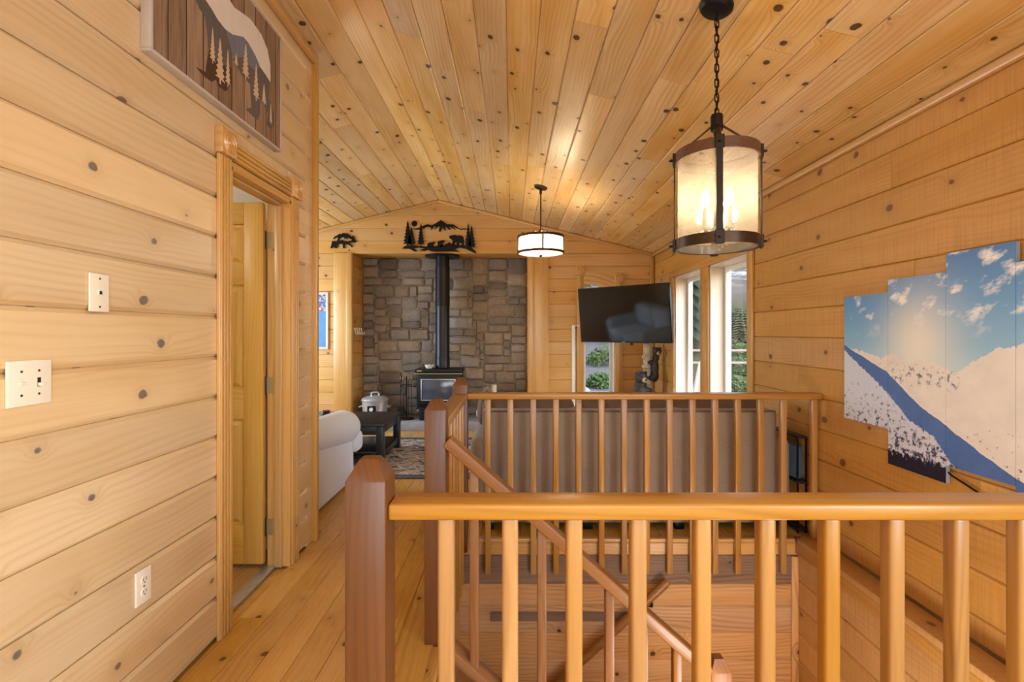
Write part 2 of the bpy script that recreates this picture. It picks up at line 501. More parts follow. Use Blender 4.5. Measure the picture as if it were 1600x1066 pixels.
# ------------------------------------------------------------------ dimensions of the place (metres)
XL, XR, YF = -1.236, 1.90, 6.593      # hall wall, right wall, far wall
RX, RZ, SL = -0.985, 3.07, 0.25       # ridge
YB, XLL = -2.6, -3.7                  # wall behind the camera, living-room side wall
def zc(x): return RZ - SL * abs(x - RX)
WELL_Y0, WELL_Y1, WELL_X0, WELL_X1 = 1.07, 3.09, -0.325, 1.79
WALL_END = 3.07
DOOR_Y0, DOOR_Y1, DOOR_Z = 2.145, 2.735, 2.02
WA = (4.93, 5.735); WB = (3.955, 4.735); WZ0, WZ1 = 0.50, 1.935
NX0, NX1, NZ, NYB = -2.13, 0.214, 2.35, 7.04

# ------------------------------------------------------------------ floor
mb = MB()
T = -0.014
mb.box(XLL - 0.1, WELL_X0, YB - 0.1, WELL_Y0, -0.26, T)
mb.box(XLL - 0.1, WELL_X0, WELL_Y0, WELL_Y1 + 0.02, -0.26, T)
mb.box(XLL - 0.1, XR + 0.1, WELL_Y1 + 0.02, NYB + 0.2, -0.26, T)
mb.box(WELL_X0, XR + 0.1, YB - 0.1, WELL_Y0, -0.26, T)
floor = tag(mb.build('floor', M['floor'], smooth=False), 'yellow knotty pine plank floor of the hall and living room', 'floor', kind='structure')
FW = 0.127
r2 = random.Random(3)
def floor_run(x0, x1, y0, y1):
    for a, b in split(y0, y1, 1.6, 3.4, r2):
        plank('floorboard', floor, M['floor'], (0, 0, T), (0, 1, 0), (1, 0, 0), (0, 0, 1), a, b, x0 + 0.0006, x1 - 0.0006, T=-T, c=0.003)
x = XL - 0.003
while x < WELL_X0 - 0.02:
    nx = min(x + FW, WELL_X0)
    if WELL_X0 - nx < 0.03: nx = WELL_X0
    floor_run(x, nx, 0.2, 6.47); x = nx
x = WELL_X0
while x < XR - 0.02:
    nx = min(x + FW, XR)
    floor_run(x, nx, WELL_Y1 + 0.02, 6.47); floor_run(x, nx, 0.2, WELL_Y0 - 0.02); x = nx
x = XL - 0.003
while x > XLL + 0.5:
    floor_run(x - FW, x, 3.2, 6.47); x -= FW
# nosing boards round the stair opening
bar('nosing', (-0.3125, 0.2, -0.02), (-0.3125, 2.03, -0.02), 0.05, 0.04, M['floor'], floor, bev=0.008)
bar('nosing', (WELL_X0, WELL_Y1 + 0.02, -0.012), (WELL_X1, WELL_Y1 + 0.02, -0.012), 0.06, 0.026, M['trim'], floor, bev=0.008)

# ------------------------------------------------------------------ ceiling
mb = MB()
xs = [(RX, XR + 0.1), (RX, XLL - 0.1)]
for a, b in xs:
    za, zb = zc(a) + 0.016, zc(b) + 0.016
    mb.prism([(a, za), (b, zb), (b, zb + 0.12), (a, za + 0.12)], (0, YB - 0.1, 0), (1, 0, 0), (0, 0, 1), (0, 1, 0), NYB + 0.3 - YB)
ceiling = tag(mb.build('ceiling', M['ceiling'], smooth=False), 'sloping ceiling of knotty pine tongue and groove boards', 'ceiling', kind='structure')
r3 = random.Random(11)
cs_ = math.sqrt(1 + SL * SL)
CW = 0.16 * cs_
for sgn, xmax, y0 in ((1, XR, 0.5), (-1, XLL + 0.6, None)):
    U = Vector((0, 1, 0)); V = Vector((sgn, 0, -SL)).normalized(); N = Vector((-SL * sgn, 0, -1)).normalized()
    O = Vector((RX, 0, RZ + 0.016))
    L = abs(xmax - RX) * cs_; k = 0; v = 0.0
    while v < L - 0.02:
        v1 = min(v + CW, L)
        ys = y0 if y0 is not None else (0.5 if v < 0.27 else 3.0)
        off = r3.uniform(0.0, 1.6)
        for a, b in split(ys - off, YF, 1.5, 3.6, r3):
            if b < ys + 0.1: continue
            plank('ceiling_board', ceiling, M['ceiling'], O, U, V, N, max(a, ys), b, v + 0.0008, v1 - 0.0008, T=0.016, c=0.007)
        v = v1; k += 1

# ------------------------------------------------------------------ left hall wall with the door
wl = slab_holes('wall_left', M['wall'], 'x', XL - 0.115, XL - 0.018, YB, WALL_END, 0, zc(XL) + 0.02, [(DOOR_Y0, DOOR_Y1, 0, DOOR_Z)])
tag(wl, 'pale knotty pine board wall along the hall', 'wall', kind='structure')
g0, gs = 1.358, 0.1685
k = -8; r4 = random.Random(5)
top = zc(XL)
zrow = g0 - 8 * gs - gs
while zrow < top - 0.02:
    a, b = max(zrow, 0.0), min(zrow + gs, top)
    if b > 0.02:
        cuts = [(DOOR_Y0 - 0.02, DOOR_Y1 + 0.02)] if a < DOOR_Z + 0.02 else []
        for s0, s1 in subtract(0.15, WALL_END, cuts):
            plank('board', wl, M['wall'], (XL - 0.018, 0, 0), (0, 1, 0), (0, 0, 1), (1, 0, 0), s0, s1, a + 0.0015, b - 0.0015, T=0.018, c=0.012)
    zrow += gs
# end wall of the hall wall, facing the living room
we = MB().box(XLL, XL - 0.002, WALL_END - 0.1, WALL_END + 0.001, 0, 2.9).build('wall_divider', M['wall'], smooth=False)
tag(we, 'short pine wall turning into the living room behind the hall', 'wall', kind='structure')
# corner trim and crown trim
t1 = bar('trim_1', (XL + 0.008, WALL_END - 0.012, 0.0), (XL + 0.008, WALL_END - 0.012, top - 0.02), 0.05, 0.03, M['trim'], up=(0, 1, 0), bev=0.006)
tag(t1, 'vertical pine corner trim where the hall wall ends', 'trim', kind='structure')
t2 = bar('trim_2', (XL + 0.018, 0.2, top - 0.03), (XL + 0.018, WALL_END, top - 0.03), 0.035, 0.055, M['trim'], bev=0.010)
tag(t2, 'pine crown moulding along the top of the hall wall', 'trim', kind='structure')
t3 = bar('trim_3', (XR - 0.016, 0.2, zc(XR) - 0.022), (XR - 0.016, YF, zc(XR) - 0.022), 0.03, 0.04, M['trim'], bev=0.008)
tag(t3, 'pine moulding between the ceiling and the right wall', 'trim', kind='structure')
# gable moulding on the far wall
for i, (xa, xb, lab) in enumerate(((RX, XR, 'pine gable moulding along the right ceiling slope of the fireplace wall'), (RX, -3.1, 'pine gable moulding along the left ceiling slope of the fireplace wall'))):
    o = bar('trim_%d' % (4 + i), (xa, YF - 0.012, zc(xa) - 0.022), (xb, YF - 0.012, zc(xb) - 0.022), 0.024, 0.035, M['trim'], bev=0.006)
    tag(o, lab, 'trim', kind='structure')

# door_1: casing, rosettes, jambs, stop, leaf, hinges, threshold
d1 = tag(bpy.data.objects.new('door_1', None), 'open pine panel door and fluted casing in the hall wall', 'door', kind='structure')
COL.objects.link(d1)
def fluted(mb, y0, y1, z0, z1, along='z'):
    n = 4
    if along == 'z':
        mb.box(XL, XL + 0.014, y0, y1, z0, z1, 0.002, 1)
        w = (y1 - y0) / n
        for i in range(n):
            mb.box(XL + 0.012, XL + 0.021, y0 + w * i + w * 0.14, y0 + w * (i + 1) - w * 0.14, z0 + 0.002, z1 - 0.002, 0.004, 2)
    else:
        mb.box(XL, XL + 0.014, y0, y1, z0, z1, 0.002, 1)
        w = (z1 - z0) / n
        for i in range(n):
            mb.box(XL + 0.012, XL + 0.021, y0 + 0.002, y1 - 0.002, z0 + w * i + w * 0.14, z0 + w * (i + 1) - w * 0.14, 0.004, 2)
CWD = 0.085
for y0 in (DOOR_Y0 - CWD, DOOR_Y1):
    mb = MB(); fluted(mb, y0, y0 + CWD, 0.0, 2.045); mb.build('casing', M['trim_z'], d1)
    c = (y0 + CWD / 2, 2.10)
    ro = MB().box(XL, XL + 0.034, c[0] - 0.055, c[0] + 0.055, c[1] - 0.055, c[1] + 0.055, 0.004, 2).build('rosette', M['trim'], d1)
    MB().lathe([(0.0, 0.036), (0.008, 0.040), (0.012, 0.034), (0.019, 0.034), (0.023, 0.041), (0.029, 0.041), (0.034, 0.035), (0.039, 0.035), (0.042, 0.039), (0.046, 0.034)], (XL, c[0], c[1]), 28, 'x').build('rosette_ring', M['trim'], ro)
mb = MB(); fluted(mb, DOOR_Y0 + 0.014, DOOR_Y1 - 0.014, 2.045, 2.13, 'y'); mb.build('head_casing', M['trim_y'], d1)
J0 = XL - 0.114
for y0, y1 in ((DOOR_Y0 - 0.001, DOOR_Y0 + 0.018), (DOOR_Y1 - 0.018, DOOR_Y1 + 0.001)):
    MB().box(J0, XL + 0.012, y0, y1, 0, DOOR_Z, 0.002, 1).build('jamb', M['trim_z'], d1)
MB().box(J0, XL + 0.012, DOOR_Y0, DOOR_Y1, DOOR_Z - 0.018, DOOR_Z + 0.02, 0.002, 1).build('jamb', M['trim_y'], d1)
mb = MB()
mb.box(J0 + 0.045, J0 + 0.085, DOOR_Y0 + 0.018, DOOR_Y0 + 0.030, 0, DOOR_Z - 0.018, 0.003)
mb.box(J0 + 0.045, J0 + 0.085, DOOR_Y1 - 0.030, DOOR_Y1 - 0.018, 0, DOOR_Z - 0.018, 0.003)
mb.box(J0 + 0.045, J0 + 0.085, DOOR_Y0 + 0.030, DOOR_Y1 - 0.030, DOOR_Z - 0.030, DOOR_Z - 0.018, 0.003)
mb.build('door_stop', M['trim_z'], d1)
# leaf swung fully into the side room, hinged on the far jamb
LX1, LX0 = J0 - 0.006, J0 - 0.006 - 0.58
LY0, LY1 = DOOR_Y1 - 0.055, DOOR_Y1 - 0.02
leaf = MB().box(LX0, LX1, LY0 + 0.014, LY1 - 0.014, 0.03, DOOR_Z - 0.02, 0.002, 1).build('door_leaf', M['door'], d1)
ST = 0.105
xsplit = [LX0, LX0 + ST, (LX0 + LX1) / 2 - 0.045, (LX0 + LX1) / 2 + 0.045, LX1 - ST, LX1]
zr_ = [0.03, 0.24, 0.82, 0.98, 1.55, 1.66, 1.88, DOOR_Z - 0.02]
for i in (0, 2, 4):
    MB().box(xsplit[i], xsplit[i + 1], LY0, LY1, 0.03, DOOR_Z - 0.02, 0.004).build('stile', M['door_z'], leaf)
for i in (1, 3):
    for k in (0, 2, 4, 6):
        MB().box(xsplit[i], xsplit[i + 1], LY0, LY1, zr_[k], zr_[k + 1], 0.004).build('rail', M['door'], leaf)
    for k in (1, 3, 5):
        g = 0.03
        mb = MB()
        a0, a1, b0, b1 = xsplit[i] + 0.006, xsplit[i + 1] - 0.006, zr_[k] + 0.006, zr_[k + 1] - 0.006
        base = LY0 + 0.018; front = LY0 + 0.004
        o4 = [(a0, base, b0), (a1, base, b0), (a1, base, b1), (a0, base, b1)]
        i4 = [(a0 + g, front, b0 + g), (a1 - g, front, b0 + g), (a1 - g, front, b1 - g), (a0 + g, front, b1 - g)]
        for q in range(4):
            mb.quad(o4[q], o4[(q + 1) % 4], i4[(q + 1) % 4], i4[q])
        mb.quad(*i4)
        bmesh.ops.remove_doubles(mb.bm, verts=mb.bm.verts[:], dist=1e-5)
        mb.build('panel', M['door_z'], leaf, smooth=False)
for z in (0.22, 1.0, 1.80):
    h = MB().box(J0 - 0.002, J0 + 0.034, DOOR_Y1 - 0.0205, DOOR_Y1 - 0.018, z - 0.045, z + 0.045, 0.0).build('hinge', M['brass'], d1)
    MB().cyl((J0 - 0.008, DOOR_Y1 - 0.024, z - 0.05), (J0 - 0.008, DOOR_Y1 - 0.024, z + 0.05), 0.007, n=12).build('hinge_pin', M['bronze_dark'], h)
MB().box(J0 - 0.01, J0 + 0.05, DOOR_Y0 + 0.02, DOOR_Y1 - 0.02, -0.006, 0.010, 0.004).build('threshold', M['steel'], d1)
# side room behind the door
mb = MB()
mb.box(XLL - 0.05, XLL, 0.4, 2.97, 0, 2.5); mb.box(XLL, XL - 0.116, 2.93, 2.97, 0, 2.5)
mb.box(XLL, XL - 0.116, 0.4, 0.45, 0, 2.5); mb.box(XLL, XL - 0.116, 0.4, 2.97, 2.42, 2.5)
ws = tag(mb.build('wall_side_room', M['white_paint'], smooth=False), 'white painted walls of the side room seen through the doorway', 'wall', kind='structure')
M['oakfloor'] = wood('oak_laminate', (190, 150, 100), (166, 124, 78), (112, 80, 50), dens=0.01, rough=0.4)
fs_ = tag(MB().box(XLL, J0 - 0.005, 0.45, 2.93, -0.01, -0.002).build('floor_side_room', M['oakfloor'], smooth=False), 'brown laminate floor inside the side room', 'floor', kind='structure')
x = J0 - 0.01; rr = random.Random(2)
while x > -2.4:
    plank('floorboard', fs_, M['oakfloor'], (0, 0, -0.002), (0, 1, 0), (1, 0, 0), (0, 0, 1), 1.2, 2.90, x - 0.119, x - 0.001, T=0.008, c=0.001)
    x -= 0.12
ld = bpy.data.lights.new('side_room_fill', 'POINT'); ld.energy = 14; ld.color = (1, 0.9, 0.72); ld.shadow_soft_size = 0.15  # unseen light added to brighten the side room, no fitting
lo = bpy.data.objects.new('side_room_fill', ld); lo.location = (-2.4, 1.7, 2.2); COL.objects.link(lo)

# ------------------------------------------------------------------ right wall with two windows
wr = slab_holes('wall_right', M['right'], 'x', XR + 0.018, XR + 0.20, YB, NYB + 0.2, -2.7, 2.6,
                [(WA[0], WA[1], WZ0, WZ1), (WB[0], WB[1], WZ0, WZ1), (-1.5, 0.0, 0.75, 2.05)])  # last opening is made up, for the side fill light
tag(wr, 'rough sawn honey pine board wall beside the stairwell', 'wall', kind='structure')
g0r, gsr = 1.29 + 0.535, 0.1885
zrow = g0r - 10 * gsr; r5 = random.Random(21)
while zrow < zc(XR):
    a, b = max(zrow, 0.022), min(zrow + gsr, zc(XR))
    if b - a > 0.02:
        cuts = [(WB[0] - 0.03, WB[1] + 0.03), (WA[0] - 0.03, WA[1] + 0.03)] if (a < WZ1 and b > WZ0) else []
        for s0, s1 in subtract(0.15, YF, cuts):
            for q0, q1 in (split(s0 - r5.uniform(0, 1.0), s1, 1.3, 3.4, r5) if s1 - s0 > 1.5 else [(s0, s1)]):
                if q1 < s0 + 0.05: continue
                plank('board', wr, M['right'], (XR + 0.018, 0, 0), (0, 1, 0), (0, 0, 1), (-1, 0, 0), max(q0, s0), q1, a + 0.0006, b - 0.0006, T=0.018 - r5.uniform(0, 0.003), c=0.006)
    zrow += gsr

def deep_window(n, y0, y1, label):
    w = tag(bpy.data.objects.new('window_%d' % n, None), label, 'window', kind='structure'); COL.objects.link(w)
    xg = XR + 0.15
    for a, b in ((y0 - 0.001, y0 + 0.018), (y1 - 0.018, y1 + 0.001)):
        bar('jamb_liner', (XR + 0.075, (a + b) / 2, WZ0), (XR + 0.075, (a + b) / 2, WZ1), 0.019, 0.15, M['pale'], w, up=(1, 0, 0), bev=0.002, seg=1)
    bar('jamb_liner', (XR + 0.075, y0, WZ1 - 0.009), (XR + 0.075, y1, WZ1 - 0.009), 0.15, 0.018, M['pale'], w, bev=0.002, seg=1)
    bar('sill', (XR + 0.065, y0 - 0.03, WZ0 + 0.009), (XR + 0.065, y1 + 0.03, WZ0 + 0.009), 0.19, 0.024, M['pale'], w, bev=0.004)
    mb = MB()
    f = 0.045
    mb.box(xg - 0.02, xg + 0.03, y0 + 0.018, y0 + 0.018 + f, WZ0 + 0.02, WZ1 - 0.018, 0.004)
    mb.box(xg - 0.02, xg + 0.03, y1 - 0.018 - f, y1 - 0.018, WZ0 + 0.02, WZ1 - 0.018, 0.004)
    mb.box(xg - 0.02, xg + 0.03, y0 + 0.018 + f, y1 - 0.018 - f, WZ0 + 0.02, WZ0 + 0.02 + f, 0.004)
    mb.box(xg - 0.02, xg + 0.03, y0 + 0.018 + f, y1 - 0.018 - f, WZ1 - 0.018 - f, WZ1 - 0.018, 0.004)
    fr = mb.build('window_frame', M['white_plastic'], w)
    MB().box(xg + 0.004, xg + 0.008, y0 + 0.06, y1 - 0.06, WZ0 + 0.06, WZ1 - 0.06).build('pane', M['pane'], fr, smooth=False)
    return w
w1 = deep_window(1, WA[0], WA[1], 'deep daylit-jambed window in the right wall nearer the television')
w2 = deep_window(2, WB[0], WB[1], 'deep daylit-jambed window in the right wall nearer the stairwell')
cz0, cz1 = WZ0 - 0.1, WZ1
for w, ys in ((w1, (WA[1] + 0.045, (WA[0] + WB[1]) / 2)), (w2, (WB[0] - 0.045,))):
    for yc in ys:
        wd = 0.09 if yc != (WA[0] + WB[1]) / 2 else WA[0] - WB[1]
        bar('casing', (XR - 0.009, yc, cz0), (XR - 0.009, yc, cz1), wd, 0.02, M['trim'], w, up=(1, 0, 0), bev=0.005)
bar('head_casing', (XR - 0.011, WB[0] - 0.09, WZ1 + 0.04), (XR - 0.011, WA[1] + 0.09, WZ1 + 0.04), 0.024, 0.08, M['trim'], w1, bev=0.006)

# ------------------------------------------------------------------ far wall with the fireplace niche and window
FWX0, FWX1 = 0.956, 1.375
def arch(x): return 1.94 - 0.12 * ((x - FWX0) / (FWX1 - FWX0)) ** 2
wf = slab_holes('wall_far', M['far'], 'y', YF + 0.018, YF + 0.16, XLL, XR + 0.02, 0, 3.15,
                [(NX0 - 0.02, NX1 + 0.02, 0, NZ + 0.018), (FWX0, FWX1, 0.45, 1.94)])
tag(wf, 'honey pine board gable wall around the stone fireplace niche', 'wall', kind='structure')
zrow = NZ - 14 * 0.169; r6 = random.Random(33)
while zrow < RZ:
    a, b = max(zrow, 0.0), min(zrow + 0.169, RZ - 0.004)
    if b - a > 0.015:
        xl0, xl1 = max(-3.1, RX - (RZ - a) / SL), max(-3.1, RX - (RZ - b) / SL)
        xr0, xr1 = min(XR, RX + (RZ - a) / SL), min(XR, RX + (RZ - b) / SL)
        if a < NZ - 0.01:
            cuts = [(NX0 - 0.02, NX1 + 0.02)]
            if b > 0.45 and a < 1.94: cuts.append((FWX0, FWX1))
            for s0, s1 in subtract(-3.1, XR, cuts):
                plank('board', wf, M['far'], (0, YF + 0.018, 0), (1, 0, 0), (0, 0, 1), (0, -1, 0), s0, s1, a + 0.0006, b - 0.0006, T=0.018 - r6.uniform(0, 0.004), c=0.006)
        else:
            mids = sorted(r6.uniform(min(xl0, xl1) + 0.8, max(xr0, xr1) - 0.6) for _ in range(1)) if xr0 - xl0 > 2.6 else []
            if xr1 - xl1 < 0.1: mids = []
            pts = [None] + mids + [None]
            for i in range(len(pts) - 1):
                s0, s1 = (xl0, xl1) if pts[i] is None else (pts[i], pts[i])
                e0, e1 = (xr0, xr1) if pts[i + 1] is None else (pts[i + 1], pts[i + 1])
                plank('board', wf, M['far'], (0, YF + 0.018, 0), (1, 0, 0), (0, 0, 1), (0, -1, 0), min(s0, s1), max(e0, e1), a + 0.0006, b - 0.0006, T=0.018, c=0.005, ends=(s0, s1, e0, e1))
    zrow += 0.169
for x0, x1 in ((-2.38, NX0), (NX1, 0.488)):
    bar('casing', ((x0 + x1) / 2, YF - 0.011, 0), ((x0 + x1) / 2, YF - 0.011, NZ + 0.005), x1 - x0, 0.022, M['trim'], wf, up=(0, 1, 0), bev=0.006)
    xi = x1 - 0.045 if x1 == NX0 else x0 + 0.045
    bar('casing_bead', (xi, YF - 0.026, 0), (xi, YF - 0.026, NZ + 0.005), 0.075, 0.012, M['trim'], wf, up=(0, 1, 0), bev=0.004)
# corner post where far wall and right wall meet
bar('corner_trim', (XR - 0.03, YF - 0.02, 0), (XR - 0.03, YF - 0.02, zc(XR) - 0.05), 0.05, 0.035, M['trim'], wf, up=(0, 1, 0), bev=0.008)
# filler above arched window, window parts
w3 = tag(bpy.data.objects.new('window_3', None), 'narrow window with a sloping arched head behind the television', 'window', kind='structure'); COL.objects.link(w3)
na = 10
xs_ = [FWX0 + (FWX1 - FWX0) * i / na for i in range(na + 1)]
MB().prism([(FWX0 - 0.06, 2.13)] + [(FWX0 - 0.06, 1.95)] + [(q, arch(q)) for q in xs_] + [(FWX1 + 0.06, arch(FWX1) - 0.02)] + [(FWX1 + 0.06, 2.02)] + [(q, arch(q) + 0.17) for q in reversed(xs_)], (0, YF - 0.016, 0), (1, 0, 0), (0, 0, 1), (0, 1, 0), 0.03).build('arched_head', M['trim'], w3, smooth=False)
for off in (0.05, 0.11):
    MB().tube([(q, YF - 0.016, arch(q) + off) for q in xs_], 0.006, 8).build('head_bead', M['trim'], w3)
for x0, x1, zt, rz in ((0.865, FWX0, 2.05, 2.12), (FWX1, 1.475, 1.97, 2.025)):
    xc = (x0 + x1) / 2
    bar('casing', (xc, YF - 0.011, 0.40), (xc, YF - 0.011, zt), x1 - x0, 0.02, M['trim'], w3, up=(0, 1, 0), bev=0.005)
    bar('casing_bead', (xc, YF - 0.024, 0.40), (xc, YF - 0.024, zt), 0.035, 0.008, M['trim'], w3, up=(0, 1, 0), bev=0.003)
    ro = MB().box(xc - 0.058, xc + 0.058, YF - 0.034, YF, rz - 0.06, rz + 0.06, 0.004).build('rosette', M['trim'], w3)
    MB().lathe([(0.0, -0.040), (0.012, -0.036), (0.022, -0.034), (0.028, -0.042), (0.036, -0.036), (0.044, -0.042), (0.05, -0.033)], (xc, YF, rz), 24, 'y').build('rosette_ring', M['trim'], ro)
for x0, x1 in ((FWX0 - 0.001, FWX0 + 0.016), (FWX1 - 0.016, FWX1 + 0.001)):
    MB().box(x0, x1, YF - 0.001, YF + 0.15, 0.45, 1.94 if x0 < 1.1 else 1.83).build('jamb_liner', M['pale_z'], w3, smooth=False)
mb = MB()
mb.box(FWX0 + 0.016, FWX0 + 0.045, YF + 0.10, YF + 0.14, 0.45, 1.94, 0.003); mb.box(FWX1 - 0.05, FWX1 - 0.016, YF + 0.10, YF + 0.14, 0.45, 1.84, 0.003)
mb.box(FWX0 + 0.045, FWX1 - 0.05, YF + 0.10, YF + 0.14, 0.45, 0.49, 0.003)
fr = mb.build('window_frame', M['white_plastic'], w3)
MB().box(FWX0 + 0.02, FWX1 - 0.02, YF + 0.118, YF + 0.122, 0.47, 1.93).build('pane', M['pane'], fr, smooth=False)
bar('sill', (FWX0 - 0.1, YF + 0.05, 0.45), (FWX1 + 0.1, YF + 0.05, 0.45), 0.2, 0.025, M['pale'], w3)

# niche: side walls, lid, stones
mb = MB()
mb.box(NX0 - 0.12, NX0 - 0.018, YF + 0.02, NYB + 0.15, 0, NZ + 0.1)
mb.box(NX1 + 0.018, NX1 + 0.12, YF + 0.02, NYB + 0.15, 0, NZ + 0.1)
mb.box(NX0 - 0.018, NX1 + 0.018, YF + 0.012, NYB + 0.15, NZ + 0.0, NZ + 0.1)
wni = tag(mb.build('wall_niche_sides', M['far'], smooth=False), 'pine boarded cheeks and lid of the fireplace niche', 'wall', kind='structure')
zrow = 0.0
while zrow < NZ - 0.02:
    b = min(zrow + 0.169, NZ)
    for xo, nn in ((NX0 - 0.018, 1), (NX1 + 0.018, -1)):
        plank('board', wni, M['far'], (xo, 0, 0), (0, 1, 0), (0, 0, 1), (nn, 0, 0), YF + 0.001, NYB + 0.02, zrow + 0.0006, b - 0.0006, T=0.018, c=0.005)
    zrow += 0.169
wst = MB().box(NX0 - 0.02, NX1 + 0.02, NYB, NYB + 0.12, 0, NZ + 0.05).build('wall_stone', M['mortar'], smooth=False)
tag(wst, 'rough grey and tan ledge stone wall behind the stove', 'wall', kind='structure')
CEL = 0.0558; r7 = random.Random(19)
gw, gh = 42, 40
used = [[False] * gw for _ in range(gh)]
def stone(x0, x1, z0, z1):
    g = 0.003
    x0 += g; x1 -= g; z0 += g; z1 -= g
    d = r7.uniform(0.020, 0.042)
    nx, nz = 5, 4
    vs_, fs = [], []
    for j in range(nz + 1):
        for i in range(nx + 1):
            e = (i in (0, nx)) + (j in (0, nz))
            fx, fz = i / nx, j / nz
            if 0 < i < nx: fx = 0.08 + 0.84 * (i - 1) / (nx - 2)
            if 0 < j < nz: fz = 0.12 + 0.76 * (j - 1) / (nz - 2)
            px = x0 + (x1 - x0) * fx + r7.uniform(-0.004, 0.004)
            pz = z0 + (z1 - z0) * fz + r7.uniform(-0.004, 0.004)
            if e == 2:
                px += 0.008 * (1 if i == 0 else -1); pz += 0.008 * (1 if j == 0 else -1)
            dd = d * (0.35 if e else 1.0) + r7.uniform(-0.006, 0.006)
            vs_.append((px, -dd, pz))
    n0 = len(vs_)
    W = nx + 1
    for j in range(nz):
        for i in range(nx):
            fs.append((j * W + i, j * W + i + 1, (j + 1) * W + i + 1, (j + 1) * W + i))
    loop = [i for i in range(nx)] + [nx + W * j for j in range(nz)] + [nz * W + nx - i for i in range(nx)] + [W * (nz - j) for j in range(nz)]
    for i in loop: vs_.append((vs_[i][0], 0.0, vs_[i][2]))
    m = len(loop)
    for k in range(m):
        a, b = loop[k], loop[(k + 1) % m]
        fs.append((b, a, n0 + k, n0 + (k + 1) % m))
    me = bpy.data.meshes.new('stone'); me.from_pydata(vs_, [], fs)
    me.polygons.foreach_set('use_smooth', [True] * len(me.polygons)); me.set_sharp_from_angle(angle=R(50))
    me.materials.append(M['stone'])
    o = bpy.data.objects.new('stone', me); COL.objects.link(o); o.parent = wst; o.location = (0, NYB + 0.002, 0)
for j in range(gh):
    for i in range(gw):
        if used[j][i]: continue
        w = r7.choice((3, 4, 5, 5, 6, 7)); h = r7.choice((2, 2, 3, 3, 2))
        k = 0
        while k < w and i + k < gw and not used[j][i + k]: k += 1
        w = k
        if i + w < gw and 0 < gw - (i + w) < 2: w = gw - i if not any(used[j][i:gw]) else w
        h = min(h, gh - j)
        if gh - (j + h) == 1: h += 1
        for q in range(j, j + h):
            for p in range(i, i + w): used[q][p] = True
        stone(NX0 + i * CEL, NX0 + (i + w) * CEL, 0.12 + j * CEL, 0.12 + (j + h) * CEL)
hearth = MB().box(-2.128, 0.212, 6.45, NYB - 0.05, 0.0, 0.12, 0.008).build('hearth', M['hearth'])
tag(hearth, 'low grey slate hearth platform under the wood stove', 'hearth')

# ------------------------------------------------------------------ remaining shell (behind the camera, living-room side)
wb = slab_holes('wall_back', M['wall'], 'y', YB - 0.15, YB, XLL, XR + 0.2, -0.1, 3.15, [(-1.1, 1.5, 0.87, 2.37)])
tag(wb, 'pine wall at the back of the hall with an opening added for fill light', 'wall', kind='structure')
wl2 = slab_holes('wall_living', M['wall'], 'x', XLL - 0.15, XLL, WALL_END - 0.1, NYB + 0.2, -0.1, 3.0, [(4.85, 6.25, 0.65, 2.25)])
tag(wl2, 'pine side wall of the living room with an opening added for fill light', 'wall', kind='structure')

# ------------------------------------------------------------------ stairwell
wwf = MB().box(WELL_X0 - 0.1, XR, WELL_Y1 + 0.018, WELL_Y1 + 0.1, -2.6, -0.262).build('wall_well_far', M['well'], smooth=False)
tag(wwf, 'knotty pine board wall of the stairwell below the sofa', 'wall', kind='structure')
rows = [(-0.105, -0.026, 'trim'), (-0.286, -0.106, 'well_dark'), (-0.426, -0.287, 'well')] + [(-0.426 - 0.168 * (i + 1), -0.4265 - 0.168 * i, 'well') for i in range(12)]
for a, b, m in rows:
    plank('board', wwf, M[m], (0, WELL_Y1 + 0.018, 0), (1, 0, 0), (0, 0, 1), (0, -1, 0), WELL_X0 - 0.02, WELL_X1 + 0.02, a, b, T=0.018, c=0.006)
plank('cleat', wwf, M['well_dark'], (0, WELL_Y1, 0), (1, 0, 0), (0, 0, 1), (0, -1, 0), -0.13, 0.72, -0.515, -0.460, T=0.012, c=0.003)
bar('corner_trim', (WELL_X1 - 0.022, WELL_Y1 - 0.008, -2.5), (WELL_X1 - 0.022, WELL_Y1 - 0.008, -0.11), 0.042, 0.016, M['well'], wwf, up=(0, 1, 0), bev=0.003)
wwr = MB().box(WELL_X1 + 0.018, XR + 0.017, WELL_Y0 - 0.4, WELL_Y1 + 0.018, -2.6, -0.022).build('wall_well_right', M['right'], smooth=False)
tag(wwr, 'pine board lower wall on the right side of the stairwell', 'wall', kind='structure')
zrow = -0.095
while zrow > -2.5:
    for q0, q1 in split(WELL_Y0 - 0.3, WELL_Y1, 1.4, 2.6, r5):
        plank('board', wwr, M['right'], (WELL_X1 + 0.018, 0, 0), (0, 1, 0), (0, 0, 1), (-1, 0, 0), q0, q1, zrow - 0.16, zrow + 0.004, T=0.018, c=0.006)
    zrow -= 0.165
bar('ledge_cap', (1.832, WELL_Y0 - 0.3, -0.002), (1.832, WELL_Y1, -0.002), 0.13, 0.036, M['right'], wwr, bev=0.008)
bar('ledge_apron', (1.782, WELL_Y0 - 0.3, -0.055), (1.782, WELL_Y1, -0.055), 0.018, 0.07, M['right'], wwr, bev=0.004)
wwl = MB().box(WELL_X0 - 0.1, WELL_X0 - 0.002, WELL_Y0 - 0.1, WELL_Y1, -2.6, -0.262).build('wall_well_left', M['well'], smooth=False)
tag(wwl, 'pine wall under the hall floor on the left of the stairwell', 'wall', kind='structure')
wwn = MB().box(WELL_X0, XR, WELL_Y0 - 0.12, WELL_Y0 - 0.02, -2.6, -0.262).build('wall_well_near', M['well'], smooth=False)
tag(wwn, 'pine wall of the stairwell under the front railing', 'wall', kind='structure')
fl2 = MB().box(-2.5, XR, 0.5, 4.0, -2.7, -2.6).build('floor_lower', M['floor'], smooth=False)
tag(fl2, 'pine floor of the storey below the stairs', 'floor', kind='structure')

